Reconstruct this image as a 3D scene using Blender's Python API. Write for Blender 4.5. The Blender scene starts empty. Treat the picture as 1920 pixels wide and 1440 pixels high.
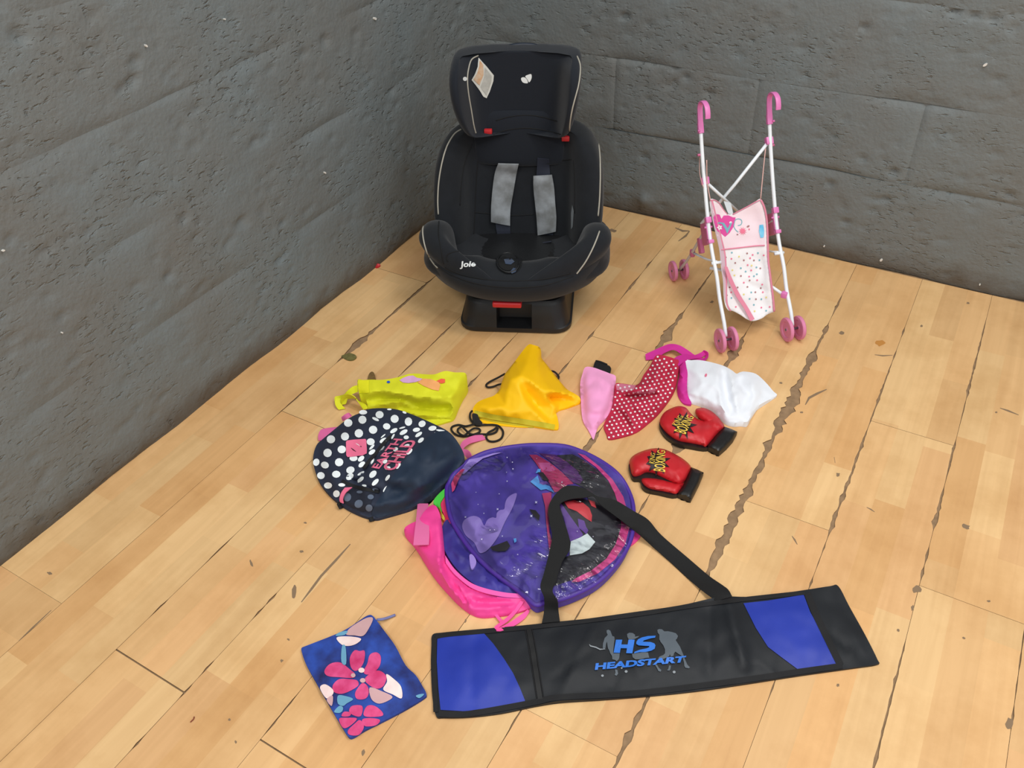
import bpy, bmesh, math, random
import numpy as np
from mathutils import Matrix, Vector, noise
from mathutils.geometry import delaunay_2d_cdt
from mathutils.bvhtree import BVHTree

# ------------------------------------------------------------------ camera, world, lights, exposure
SC = bpy.context.scene
FPX = 1562.55
RC = np.array([[0.86481322, 0.50035047, -0.04180314],
               [-0.29550856, 0.57453129, 0.76327484],
               [-0.40592214, 0.64773699, -0.64472010]])      # rows: camera right, up, forward
CAM = np.array([1.5732, -2.4139, 1.42])
cd = bpy.data.cameras.new('camera')
cd.sensor_width = 36.0
cd.lens = FPX * 36.0 / 1920.0
cd.clip_start = 0.02
cam = bpy.data.objects.new('camera', cd)
SC.collection.objects.link(cam)
m = Matrix.Identity(4)
for i in range(3):
    m[i][0], m[i][1], m[i][2], m[i][3] = RC[0][i], RC[1][i], -RC[2][i], CAM[i]
cam.matrix_world = m
SC.camera = cam

W = bpy.data.worlds.new('world')
SC.world = W
W.use_nodes = True
bg = W.node_tree.nodes['Background']
bg.inputs[0].default_value = (0.93, 0.97, 1.0, 1)
bg.inputs[1].default_value = 0.50


def area(name, loc, target, sx, sy, power, col):
    l = bpy.data.lights.new(name, 'AREA')
    l.shape = 'RECTANGLE'
    l.size, l.size_y, l.energy, l.color = sx, sy, power, col
    o = bpy.data.objects.new(name, l)
    SC.collection.objects.link(o)
    o.location = loc
    o.rotation_euler = (Vector(target) - Vector(loc)).to_track_quat('-Z', 'Y').to_euler()
    return o


# fluorescent battens under the ceiling
for x_, y_, p_ in [(1.9, -0.95, 24), (3.0, -1.8, 22), (0.9, -3.4, 31), (3.0, -4.0, 13)]:
    area('ceiling_light', (x_, y_, 3.1), (x_, y_, 0), 1.5, 0.42, p_, (1.0, 0.975, 0.93))
SC.view_settings.view_transform = 'Standard'
SC.view_settings.look = 'None'
SC.view_settings.gamma = 1
SC.view_settings.use_curve_mapping = False
SC.view_settings.exposure = 0.35

# ------------------------------------------------------------------ helpers
COL = SC.collection
MINV = {}


def ray(px, py):
    return RC.T @ np.array([(px - 960) / FPX, -(py - 720) / FPX, 1.0])


def at(px, py, z=0.0):
    """the point at height z seen in direction (px, py)"""
    q = ray(px, py)
    return CAM + q * ((z - CAM[2]) / q[2])


def atv(px, py, z):
    """vectorised at()"""
    q = np.stack([(px - 960) / FPX, -(py - 720) / FPX, np.ones_like(px)], 1) @ RC
    return CAM + q * ((z - CAM[2]) / q[:, 2])[:, None]


def on_axis(px, py, axis, v):
    q = ray(px, py)
    return CAM + q * ((v - CAM[axis]) / q[axis])


def lin(c):
    return tuple(((v / 255) / 12.92 if v / 255 <= 0.04045 else ((v / 255 + 0.055) / 1.055) ** 2.4) for v in c)


def empty(name, loc, label, cat, rz=0.0, group=None):
    o = bpy.data.objects.new(name, None)
    COL.objects.link(o)
    o.empty_display_size = 0.05
    o.location = loc
    o.rotation_euler = (0, 0, rz)
    o['label'] = label
    o['category'] = cat
    if group:
        o['group'] = group
    MINV[o] = (Matrix.Translation(Vector(loc)) @ Matrix.Rotation(rz, 4, 'Z')).inverted()
    return o


def mesh_obj(name, verts, faces, mat, parent=None, smooth=True, kind=None, mats=None, mi=None, label=None):
    """verts are world coordinates"""
    me = bpy.data.meshes.new(name)
    V = [Vector(v) for v in verts]
    if parent is not None and parent in MINV:
        M = MINV[parent]
        V = [M @ v for v in V]
    me.from_pydata(V, [], faces)
    for mm in (mats or [mat]):
        me.materials.append(mm)
    if mi is not None:
        me.polygons.foreach_set('material_index', mi)
    me.polygons.foreach_set('use_smooth', [smooth] * len(me.polygons))
    me.update()
    o = bpy.data.objects.new(name, me)
    COL.objects.link(o)
    if parent is not None:
        o.parent = parent
        MINV[o] = MINV.get(parent, Matrix.Identity(4))
    else:
        MINV[o] = Matrix.Identity(4)
    if kind:
        o['kind'] = kind
    if label:
        o['label'] = label
    return o


def sharp(o, deg=35):
    o.data.set_sharp_from_angle(angle=math.radians(deg))
    return o


def bake(o):
    dg = bpy.context.evaluated_depsgraph_get()
    me = bpy.data.meshes.new_from_object(o.evaluated_get(dg))
    o.modifiers.clear()
    o.data = me
    return o


def subsurf(o, lv=2):
    md = o.modifiers.new('s', 'SUBSURF')
    md.levels = md.render_levels = lv
    return bake(o)


def bvh_of(*objs):
    V, F = [], []
    for o in objs:
        M = MINV[o].inverted()
        b = len(V)
        V += [M @ v.co for v in o.data.vertices]
        F += [[b + i for i in p.vertices] for p in o.data.polygons]
    return BVHTree.FromPolygons(V, F)


def hit(bv, px, py, off=0.0):
    q = Vector(ray(px, py)).normalized()
    p, n, i, d = bv.ray_cast(Vector(CAM), q)
    if p is None:
        return None
    if n.dot(q) > 0:
        n = -n
    return p + n * off


# ---- materials
MATS = {}


def mat(name, rgb, rough=0.6, var=0.0, vscale=12.0, bump=0.0, bscale=200.0, metal=0.0, sheen=0.0, spec=0.5, rgb2=None,
        coat=0.0, stretch=(1, 1, 1)):
    if name in MATS:
        return MATS[name]
    mt = bpy.data.materials.new(name)
    mt.use_nodes = True
    nt = mt.node_tree
    b = nt.nodes['Principled BSDF']
    c = lin(rgb)
    b.inputs['Base Color'].default_value = (*c, 1)
    b.inputs['Roughness'].default_value = rough
    b.inputs['Metallic'].default_value = metal
    b.inputs['Specular IOR Level'].default_value = spec
    if sheen:
        b.inputs['Sheen Weight'].default_value = sheen
        b.inputs['Sheen Roughness'].default_value = 0.5
    if coat:
        b.inputs['Coat Weight'].default_value = coat
        b.inputs['Coat Roughness'].default_value = 0.15
    tc = nt.nodes.new('ShaderNodeTexCoord')
    mp = nt.nodes.new('ShaderNodeMapping')
    mp.inputs['Scale'].default_value = stretch
    nt.links.new(tc.outputs['Object'], mp.inputs[0])
    if var or rgb2:
        n = nt.nodes.new('ShaderNodeTexNoise')
        n.inputs['Scale'].default_value = vscale
        n.inputs['Detail'].default_value = 5
        nt.links.new(mp.outputs[0], n.inputs['Vector'])
        r = nt.nodes.new('ShaderNodeValToRGB')
        r.color_ramp.elements[0].position = 0.32
        r.color_ramp.elements[1].position = 0.68
        c2 = lin(rgb2) if rgb2 else tuple(min(1, v * (1 + var)) for v in c)
        c1 = c if rgb2 else tuple(v * (1 - var) for v in c)
        r.color_ramp.elements[0].color = (*c1, 1)
        r.color_ramp.elements[1].color = (*c2, 1)
        nt.links.new(n.outputs['Fac'], r.inputs[0])
        nt.links.new(r.outputs[0], b.inputs['Base Color'])
    if bump:
        n = nt.nodes.new('ShaderNodeTexNoise')
        n.inputs['Scale'].default_value = bscale
        n.inputs['Detail'].default_value = 3
        nt.links.new(mp.outputs[0], n.inputs['Vector'])
        bp = nt.nodes.new('ShaderNodeBump')
        bp.inputs['Strength'].default_value = bump
        bp.inputs['Distance'].default_value = 0.002
        nt.links.new(n.outputs['Fac'], bp.inputs['Height'])
        nt.links.new(bp.outputs[0], b.inputs['Normal'])
    MATS[name] = mt
    return mt


def vinyl_mat(name):
    mt = bpy.data.materials.new(name)
    mt.use_nodes = True
    nt = mt.node_tree
    nt.nodes.remove(nt.nodes['Principled BSDF'])
    out = nt.nodes['Material Output']
    tr = nt.nodes.new('ShaderNodeBsdfTransparent')
    tr.inputs[0].default_value = (0.97, 0.97, 0.98, 1)
    gl = nt.nodes.new('ShaderNodeBsdfGlossy')
    gl.inputs['Roughness'].default_value = 0.06
    fr = nt.nodes.new('ShaderNodeFresnel')
    fr.inputs[0].default_value = 1.62
    tc = nt.nodes.new('ShaderNodeTexCoord')
    mp = nt.nodes.new('ShaderNodeMapping')
    mp.inputs['Rotation'].default_value = (0, 0, 0.6)
    mp.inputs['Scale'].default_value = (22, 60, 20)
    n = nt.nodes.new('ShaderNodeTexNoise')
    n.inputs['Scale'].default_value = 1.0
    n.inputs['Detail'].default_value = 2
    bp = nt.nodes.new('ShaderNodeBump')
    bp.inputs['Strength'].default_value = 1.0
    bp.inputs['Distance'].default_value = 0.014
    nt.links.new(tc.outputs['Object'], mp.inputs[0])
    nt.links.new(mp.outputs[0], n.inputs['Vector'])
    n2 = nt.nodes.new('ShaderNodeTexNoise')
    n2.inputs['Scale'].default_value = 9
    nt.links.new(tc.outputs['Object'], n2.inputs['Vector'])
    rr_ = nt.nodes.new('ShaderNodeMapRange')
    rr_.inputs['From Min'].default_value = 0.52
    rr_.inputs['From Max'].default_value = 0.70
    nt.links.new(n2.outputs['Fac'], rr_.inputs['Value'])
    mm_ = nt.nodes.new('ShaderNodeMath')
    mm_.operation = 'MULTIPLY'
    nt.links.new(n.outputs['Fac'], mm_.inputs[0])
    nt.links.new(rr_.outputs[0], mm_.inputs[1])
    nt.links.new(mm_.outputs[0], bp.inputs['Height'])
    nt.links.new(bp.outputs[0], gl.inputs['Normal'])
    nt.links.new(bp.outputs[0], fr.inputs['Normal'])
    mx = nt.nodes.new('ShaderNodeMixShader')
    nt.links.new(fr.outputs[0], mx.inputs[0])
    nt.links.new(tr.outputs[0], mx.inputs[1])
    nt.links.new(gl.outputs[0], mx.inputs[2])
    nt.links.new(mx.outputs[0], out.inputs[0])
    return mt


# ---- 2D utilities
def catmull(P, n, closed=False):
    P = np.array(P, float)
    k = len(P)
    segs = k if closed else k - 1
    out = []
    for s in range(segs):
        if closed:
            p0, p1, p2, p3 = P[(s - 1) % k], P[s], P[(s + 1) % k], P[(s + 2) % k]
        else:
            p0, p1, p2, p3 = P[max(s - 1, 0)], P[s], P[s + 1], P[min(s + 2, k - 1)]
        for t in np.linspace(0, 1, n, endpoint=False):
            out.append(0.5 * ((2 * p1) + (p2 - p0) * t + (2 * p0 - 5 * p1 + 4 * p2 - p3) * t * t
                              + (-p0 + 3 * p1 - 3 * p2 + p3) * t ** 3))
    if not closed:
        out.append(P[-1])
    return np.array(out)


def resample(P, step, closed):
    P = np.array(P, float)
    Q = np.vstack([P, P[:1]]) if closed else P
    out = []
    for a, b in zip(Q[:-1], Q[1:]):
        n = max(1, int(math.ceil(np.hypot(*(b - a)[:2]) / step)))
        for t in range(n):
            out.append(a + (b - a) * t / n)
    if not closed:
        out.append(Q[-1])
    return np.array(out)


def inside(x, y, P):
    r = np.zeros(len(x), bool)
    n = len(P)
    j = n - 1
    for i in range(n):
        xi, yi, xj, yj = P[i][0], P[i][1], P[j][0], P[j][1]
        if yi != yj:
            c = ((yi > y) != (yj > y)) & (x < (xj - xi) * (y - yi) / (yj - yi) + xi)
            r ^= c
        j = i
    return r


def segdist(x, y, x1, y1, x2, y2):
    dx, dy = x2 - x1, y2 - y1
    t = np.clip(((x - x1) * dx + (y - y1) * dy) / (dx * dx + dy * dy + 1e-9), 0, 1)
    return np.hypot(x - x1 - t * dx, y - y1 - t * dy)


def polydist(x, y, P):
    d = np.full(len(x), 1e9)
    for i in range(len(P)):
        a, b = P[i - 1], P[i]
        d = np.minimum(d, segdist(x, y, a[0], a[1], b[0], b[1]))
    return d


def cdt(poly, step, seed=1, holes=None):
    """triangulate a polygon with interior points; returns (n,2) array and triangles"""
    rnd = np.random.RandomState(seed)
    P = np.array(poly)[:, :2]
    x0, y0 = P.min(0)
    x1, y1 = P.max(0)
    gx, gy = np.meshgrid(np.arange(x0, x1, step), np.arange(y0, y1, step * 0.87))
    gx = gx + (np.arange(gx.shape[0]) % 2)[:, None] * step / 2
    gx, gy = gx.ravel(), gy.ravel()
    gx = gx + rnd.uniform(-.12, .12, len(gx)) * step
    gy = gy + rnd.uniform(-.12, .12, len(gy)) * step
    if len(gx):
        k = inside(gx, gy, P)
        gx, gy = gx[k], gy[k]
    if len(gx):
        k = polydist(gx, gy, P) > step * 0.55
        gx, gy = gx[k], gy[k]
    vs = [Vector((float(a), float(b))) for a, b in P] + [Vector((float(a), float(b))) for a, b in zip(gx, gy)]
    r = delaunay_2d_cdt(vs, [], [list(range(len(P)))], 1, 1e-5)
    return np.array([[v.x, v.y] for v in r[0]]), [list(f) for f in r[2]]


class Surf:
    pass


def sheet(name, outline, mt, parent, ez=0.004, ctrl=(), creases=(), dome=0.0, domew=30.0, nz=(0, 20), step=6.0,
          mapper=atv, floor=True, smooth_outline=True, seed=1, label=None, ctrlw=40.0, base=0.0006, kind=None, folds=None, soft=1):
    """a cloth or padded body: outline in view directions, heights from edge heights, control points, creases and noise"""
    O = [(p[0], p[1], p[2] if len(p) > 2 else ez) for p in outline]
    if smooth_outline:
        O = catmull(O, 4, True)
    B = resample(O, step, True)
    pts, tri = cdt(B, step, seed)
    S = Surf()
    ctr = np.array(ctrl, float).reshape(-1, 3)
    lin_ = None
    if folds is not None:
        # crisp folds: heights run straight between the outline, the fold lines and the single points
        cp = [tuple(p) for p in resample(O, 14, True)]
        nb = len(cp)
        ed = []
        for f in folds:
            k0 = len(cp)
            cp += [tuple(p) for p in f]
            ed += [(k0 + i, k0 + i + 1) for i in range(len(f) - 1)]
        cp += [tuple(p) for p in ctr]
        r = delaunay_2d_cdt([Vector((p[0], p[1])) for p in cp], ed, [list(range(nb))], 1, 1e-4)
        cz = []
        for i, v in enumerate(r[0]):
            src = [j for j in r[3][i] if j < len(cp)]
            if src:
                cz.append(np.mean([cp[j][2] for j in src]))
            else:
                q = sorted(((cp[j][0] - v.x) ** 2 + (cp[j][1] - v.y) ** 2, cp[j][2]) for j in range(len(cp)))[:2]
                cz.append((q[0][1] + q[1][1]) / 2)
        lin_ = (np.array([[v.x, v.y] for v in r[0]]), np.array(cz), [list(t) for t in r[2]])

    def zlin(x, y):
        P_, Z_, T_ = lin_
        z = np.full(len(x), np.nan)
        for a, b, c in T_:
            A_, B_, C_ = P_[a], P_[b], P_[c]
            den = (B_[1] - C_[1]) * (A_[0] - C_[0]) + (C_[0] - B_[0]) * (A_[1] - C_[1])
            if abs(den) < 1e-9:
                continue
            l1 = ((B_[1] - C_[1]) * (x - C_[0]) + (C_[0] - B_[0]) * (y - C_[1])) / den
            l2 = ((C_[1] - A_[1]) * (x - C_[0]) + (A_[0] - C_[0]) * (y - C_[1])) / den
            l3 = 1 - l1 - l2
            k = (l1 > -1e-3) & (l2 > -1e-3) & (l3 > -1e-3) & np.isnan(z)
            z[k] = (l1 * Z_[a] + l2 * Z_[b] + l3 * Z_[c])[k]
        bad = np.isnan(z)
        if bad.any():
            d2 = (x[bad][:, None] - P_[None, :, 0]) ** 2 + (y[bad][:, None] - P_[None, :, 1]) ** 2
            z[bad] = Z_[d2.argmin(1)]
        return z

    def zf(x, y):
        x = np.atleast_1d(np.asarray(x, float))
        y = np.atleast_1d(np.asarray(y, float))
        d = polydist(x, y, B)
        w = 1.0 / ((x[:, None] - B[None, :, 0]) ** 2 + (y[:, None] - B[None, :, 1]) ** 2 + 1.0) ** 1.5
        num = (w * B[None, :, 2]).sum(1)
        den = w.sum(1)
        if len(ctr):
            w2 = ctrlw / ((x[:, None] - ctr[None, :, 0]) ** 2 + (y[:, None] - ctr[None, :, 1]) ** 2 + 1.0) ** 1.5
            # control points pull at interior points only
            w2 = w2 * np.minimum(1, d / 6.0)[:, None]
            num = num + (w2 * ctr[None, :, 2]).sum(1)
            den = den + w2.sum(1)
        z = num / den
        if lin_ is not None:
            if soft:
                w_ = 2.2 * soft
                z = (2 * zlin(x, y) + zlin(x + w_, y) + zlin(x - w_, y) + zlin(x, y + w_) + zlin(x, y - w_)) / 6
            else:
                z = zlin(x, y)
        if dome:
            t = np.clip(d / domew, 0, 1)
            z = z + dome * np.sqrt(1 - (1 - t) ** 2)
        fade = np.clip(d / 9.0, 0, 1)
        for c in creases:
            z = z + c[4] * np.exp(-(segdist(x, y, *c[:4]) / c[5]) ** (c[6] if len(c) > 6 else 1.0)) * fade
        if nz[0]:
            nn = np.array([noise.noise(Vector((a / nz[1], b / nz[1], seed * 3.7))) + 0.5 * noise.noise(
                Vector((a / nz[1] * 2.1, b / nz[1] * 2.1, seed * 1.3))) for a, b in zip(x, y)])
            z = z + nz[0] * nn * fade
        return np.maximum(z, base + 0.001) if floor else z

    z = zf(pts[:, 0], pts[:, 1])
    top = mapper(pts[:, 0], pts[:, 1], z)
    n = len(pts)
    # outward orientation: make upper faces face the camera
    F = []
    a, b, c = tri[0]
    nrm = np.cross(top[b] - top[a], top[c] - top[a])
    flip = np.dot(nrm, CAM - top[a]) < 0
    for t in tri:
        F.append(t[::-1] if flip else t)
    V = list(top)
    if floor:
        bot = top.copy()
        bot[:, 2] = base
        V += list(bot)
        cnt = {}
        for f in F:
            for i in range(3):
                e = (f[i], f[(i + 1) % 3])
                cnt[e] = cnt.get(e, 0) + 1
        be = [e for e in cnt if (e[1], e[0]) not in cnt]
        F2 = [[f[2] + n, f[1] + n, f[0] + n] for f in F]
        F = F + F2 + [[e[1], e[0], e[0] + n, e[1] + n] for e in be]
    o = mesh_obj(name, V, F, mt, parent, label=label, kind=kind)
    if floor:
        sharp(o, 60)
    # a flat map in metres for printed patterns
    S.o, S.z, S.mapper, S.B, S.step = o, zf, mapper, B, step
    return S


def decal(name, poly, S, mt, parent, off=0.0012, step=None, smooth=False, xf=None, kind=None, label=None):
    P = np.array(poly, float)[:, :2]
    if xf:
        P = P / xf[2] + np.array(xf[:2])
    if smooth:
        P = catmull(P, 4, True)
    st = step or S.step
    B = resample(P, st, True)
    pts, tri = cdt(B, st, 3)
    z = S.z(pts[:, 0], pts[:, 1]) + off
    top = S.mapper(pts[:, 0], pts[:, 1], z)
    a, b, c = tri[0]
    flip = np.dot(np.cross(top[b] - top[a], top[c] - top[a]), CAM - top[a]) < 0
    F = [t[::-1] if flip else t for t in tri]
    return mesh_obj(name, list(top), F, mt, parent, kind=kind, label=label)


def multi_decal(name, polys, S, mts, parent, off=0.0012, step=None, xf=None, kind='stuff', smooth=False, layer=0.0):
    """many small prints in one mesh: polys = [(material index, polygon)]"""
    V, F, MI = [], [], []
    for li, (mi, P) in enumerate(polys):
        P = np.array(P, float)[:, :2]
        if xf:
            P = P / xf[2] + np.array(xf[:2])
        if smooth:
            P = catmull(P, 4, True)
        st = step or S.step
        B = resample(P, st, True)
        pts, tri = cdt(B, st, 3)
        top = S.mapper(pts[:, 0], pts[:, 1], S.z(pts[:, 0], pts[:, 1]) + off + li * layer)
        a, b, c = tri[0]
        flip = np.dot(np.cross(top[b] - top[a], top[c] - top[a]), CAM - top[a]) < 0
        k = len(V)
        V += list(top)
        F += [[k + i for i in (t[::-1] if flip else t)] for t in tri]
        MI += [mi] * len(tri)
    return mesh_obj(name, V, F, None, parent, mats=mts, mi=MI, kind=kind)


def ell(cx, cy, a, b, ang=0.0, n=14):
    t = np.linspace(0, 2 * math.pi, n, endpoint=False)
    ca, sa = math.cos(math.radians(ang)), math.sin(math.radians(ang))
    return [(cx + a * math.cos(u) * ca - b * math.sin(u) * sa, cy + a * math.cos(u) * sa + b * math.sin(u) * ca) for u in t]


def text_pts(body, bold=0.02, res=3, shear=0.0):
    cu = bpy.data.curves.new('t', 'FONT')
    cu.body = body
    cu.offset = bold
    cu.resolution_u = res
    cu.shear = shear
    o = bpy.data.objects.new('t', cu)
    COL.objects.link(o)
    dg = bpy.context.evaluated_depsgraph_get()
    me = bpy.data.meshes.new_from_object(o.evaluated_get(dg))
    bm = bmesh.new()
    bm.from_mesh(me)
    bmesh.ops.triangulate(bm, faces=bm.faces)
    for _ in range(1):
        bmesh.ops.subdivide_edges(bm, edges=bm.edges, cuts=1, use_grid_fill=True)
    bmesh.ops.triangulate(bm, faces=bm.faces)
    V = np.array([[v.co.x, v.co.y] for v in bm.verts])
    F = [[v.index for v in f.verts] for f in bm.faces]
    bm.free()
    bpy.data.objects.remove(o)
    bpy.data.meshes.remove(me)
    bpy.data.curves.remove(cu)
    V = (V - V.min(0)) / (V.max(0) - V.min(0))
    return V, F


def place_text(name, body, quad, mt, parent, S=None, off=0.0016, xf=None, bv=None, bold=0.02, shear=0.0, label=None):
    """quad: bl, br, tr, tl"""
    V, F = text_pts(body, bold, shear=shear)
    Q = np.array(quad, float)
    if xf:
        Q = Q / xf[2] + np.array(xf[:2])
    u, v = V[:, :1], V[:, 1:]
    P = (Q[0] * (1 - u) + Q[1] * u) * (1 - v) + (Q[3] * (1 - u) + Q[2] * u) * v
    if S is not None:
        W_ = S.mapper(P[:, 0], P[:, 1], S.z(P[:, 0], P[:, 1]) + off)
    else:
        W_ = [hit(bv, a, b, off) for a, b in P]
    a, b, c = F[0]
    W_ = [np.array(w) for w in W_]
    if np.dot(np.cross(W_[b] - W_[a], W_[c] - W_[a]), CAM - W_[a]) < 0:
        F = [f[::-1] for f in F]
    return mesh_obj(name, W_, F, mt, parent, smooth=False, label=label)


def tube(name, P, r, mt, parent, n=10, sub=5, closed=False, cap=True, kind=None, flat=1.0, label=None):
    """swept round rod through world points"""
    P = catmull(np.array(P, float), sub, closed) if sub > 1 else np.array(P, float)
    k = len(P)
    R_ = r if hasattr(r, '__len__') else [r] * k
    if len(R_) != k:
        R_ = np.interp(np.linspace(0, 1, k), np.linspace(0, 1, len(R_)), R_)
    V, F = [], []
    up = None
    for i in range(k):
        t = P[(i + 1) % k] - P[i - 1] if closed else P[min(i + 1, k - 1)] - P[max(i - 1, 0)]
        t = t / (np.linalg.norm(t) + 1e-12)
        if up is None:
            h = np.array([0, 0, 1.0]) if abs(t[2]) < 0.9 else np.array([1.0, 0, 0])
            up = np.cross(t, np.cross(h, t))
        up = up - t * np.dot(up, t)
        up = up / (np.linalg.norm(up) + 1e-12)
        s = np.cross(t, up)
        for j in range(n):
            a = 2 * math.pi * j / n
            V.append(P[i] + R_[i] * (math.cos(a) * s + flat * math.sin(a) * up))
    for i in range(k if closed else k - 1):
        i2 = (i + 1) % k
        for j in range(n):
            j2 = (j + 1) % n
            F.append([i * n + j, i * n + j2, i2 * n + j2, i2 * n + j])
    if cap and not closed:
        F.append([j for j in range(n)][::-1])
        F.append([(k - 1) * n + j for j in range(n)])
    return mesh_obj(name, V, F, mt, parent, kind=kind, label=label)


def ribbon(name, A, B, mt, parent, th=0.0016, sub=6, mapper=None, label=None):
    """a webbing strap between two edge lines given as (px, py, z)"""
    A = catmull(np.array(A, float), sub)
    B = catmull(np.array(B, float), sub)
    n = min(len(A), len(B))
    ia = np.linspace(0, len(A) - 1, n)
    A = np.stack([np.interp(ia, np.arange(len(A)), A[:, c]) for c in range(3)], 1)
    ib = np.linspace(0, len(B) - 1, n)
    B = np.stack([np.interp(ib, np.arange(len(B)), B[:, c]) for c in range(3)], 1)
    mp = mapper or (lambda p: at(*p))
    PA = [np.array(mp(p)) for p in A]
    PB = [np.array(mp(p)) for p in B]
    V, F = [], []
    K = 4
    for i in range(n):
        t = PA[min(i + 1, n - 1)] - PA[max(i - 1, 0)]
        w = PB[i] - PA[i]
        nr = np.cross(t, w)
        nr = nr / (np.linalg.norm(nr) + 1e-12)
        if np.dot(nr, CAM - PA[i]) < 0:
            nr = -nr
        for j in range(K + 1):
            V.append(PA[i] + w * j / K)
        for j in range(K + 1):
            V.append(PA[i] + w * (K - j) / K - nr * th)
    m_ = 2 * (K + 1)
    for i in range(n - 1):
        for j in range(m_):
            j2 = (j + 1) % m_
            F.append([i * m_ + j, i * m_ + j2, (i + 1) * m_ + j2, (i + 1) * m_ + j])
    F.append(list(range(m_))[::-1])
    F.append([(n - 1) * m_ + j for j in range(m_)])
    o = mesh_obj(name, V, F, mt, parent, label=label)
    bm = bmesh.new()
    bm.from_mesh(o.data)
    bmesh.ops.recalc_face_normals(bm, faces=bm.faces)
    bm.to_mesh(o.data)
    bm.free()
    return sharp(o, 50)


def loft(rings, cap0=True, cap1=True, closed=True):
    n = len(rings[0])
    V = [p for r in rings for p in r]
    F = []
    for i in range(len(rings) - 1):
        for j in range(n if closed else n - 1):
            j2 = (j + 1) % n
            F.append([i * n + j, i * n + j2, (i + 1) * n + j2, (i + 1) * n + j])
    if cap0:
        F.append(list(range(n))[::-1])
    if cap1:
        F.append([(len(rings) - 1) * n + j for j in range(n)])
    return V, F


def fix_normals(o):
    bm = bmesh.new()
    bm.from_mesh(o.data)
    bmesh.ops.recalc_face_normals(bm, faces=bm.faces)
    bm.to_mesh(o.data)
    bm.free()
    return o


def rbox(name, c, half, mt, parent, bev=0.003, axes=None, seg=2):
    """bevelled box at world c; axes = three unit vectors"""
    bm = bmesh.new()
    bmesh.ops.create_cube(bm, size=2)
    for v in bm.verts:
        v.co = Vector((v.co.x * half[0], v.co.y * half[1], v.co.z * half[2]))
    bmesh.ops.bevel(bm, geom=list(bm.edges), offset=bev, segments=seg, profile=0.6, affect='EDGES')
    ax = axes or [np.array([1, 0, 0]), np.array([0, 1, 0]), np.array([0, 0, 1])]
    V = [np.array(c) + ax[0] * v.co.x + ax[1] * v.co.y + ax[2] * v.co.z for v in bm.verts]
    bm.verts.index_update()
    F = [[v.index for v in f.verts] for f in bm.faces]
    bm.free()
    return sharp(fix_normals(mesh_obj(name, V, F, mt, parent)), 40)
# ------------------------------------------------------------------ the room
H_ = 1.42
XK = [-0.012] + [H_ * (0.0080 + 0.13375 * k) for k in range(1, 24)]     # long edges of the laminate boards
BL = 0.942 * H_


def wood_mat():
    mt = bpy.data.materials.new('beech_laminate')
    mt.use_nodes = True
    nt = mt.node_tree
    b = nt.nodes['Principled BSDF']
    at_ = nt.nodes.new('ShaderNodeVertexColor')
    at_.layer_name = 'Col'
    tc = nt.nodes.new('ShaderNodeTexCoord')
    mp = nt.nodes.new('ShaderNodeMapping')
    mp.inputs['Scale'].default_value = (55, 2.6, 1)
    g = nt.nodes.new('ShaderNodeTexNoise')
    g.inputs['Scale'].default_value = 1.0
    g.inputs['Detail'].default_value = 6
    g.inputs['Distortion'].default_value = 0.6
    nt.links.new(tc.outputs['Object'], mp.inputs[0])
    nt.links.new(mp.outputs[0], g.inputs['Vector'])
    r = nt.nodes.new('ShaderNodeValToRGB')
    r.color_ramp.elements[0].position = 0.25
    r.color_ramp.elements[0].color = (0.92, 0.89, 0.86, 1)
    r.color_ramp.elements[1].position = 0.72
    r.color_ramp.elements[1].color = (1.03, 1.03, 1.03, 1)
    nt.links.new(g.outputs['Fac'], r.inputs[0])
    m1 = nt.nodes.new('ShaderNodeMix')
    m1.data_type = 'RGBA'
    m1.blend_type = 'MULTIPLY'
    m1.inputs[0].default_value = 1.0
    nt.links.new(at_.outputs['Color'], m1.inputs[6])
    nt.links.new(r.outputs[0], m1.inputs[7])
    # foot-worn dirt in patches
    d = nt.nodes.new('ShaderNodeTexNoise')
    d.inputs['Scale'].default_value = 5.0
    d.inputs['Detail'].default_value = 7
    d.inputs['Roughness'].default_value = 0.65
    nt.links.new(tc.outputs['Object'], d.inputs['Vector'])
    r2 = nt.nodes.new('ShaderNodeValToRGB')
    r2.color_ramp.elements[0].position = 0.34
    r2.color_ramp.elements[0].color = (0.88, 0.83, 0.77, 1)
    r2.color_ramp.elements[1].position = 0.56
    r2.color_ramp.elements[1].color = (1, 1, 1, 1)
    nt.links.new(d.outputs['Fac'], r2.inputs[0])
    m2 = nt.nodes.new('ShaderNodeMix')
    m2.data_type = 'RGBA'
    m2.blend_type = 'MULTIPLY'
    m2.inputs[0].default_value = 1.0
    nt.links.new(m1.outputs[2], m2.inputs[6])
    nt.links.new(r2.outputs[0], m2.inputs[7])
    nt.links.new(m2.outputs[2], b.inputs['Base Color'])
    b.inputs['Roughness'].default_value = 0.48
    b.inputs['Specular IOR Level'].default_value = 0.35
    return mt


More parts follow.
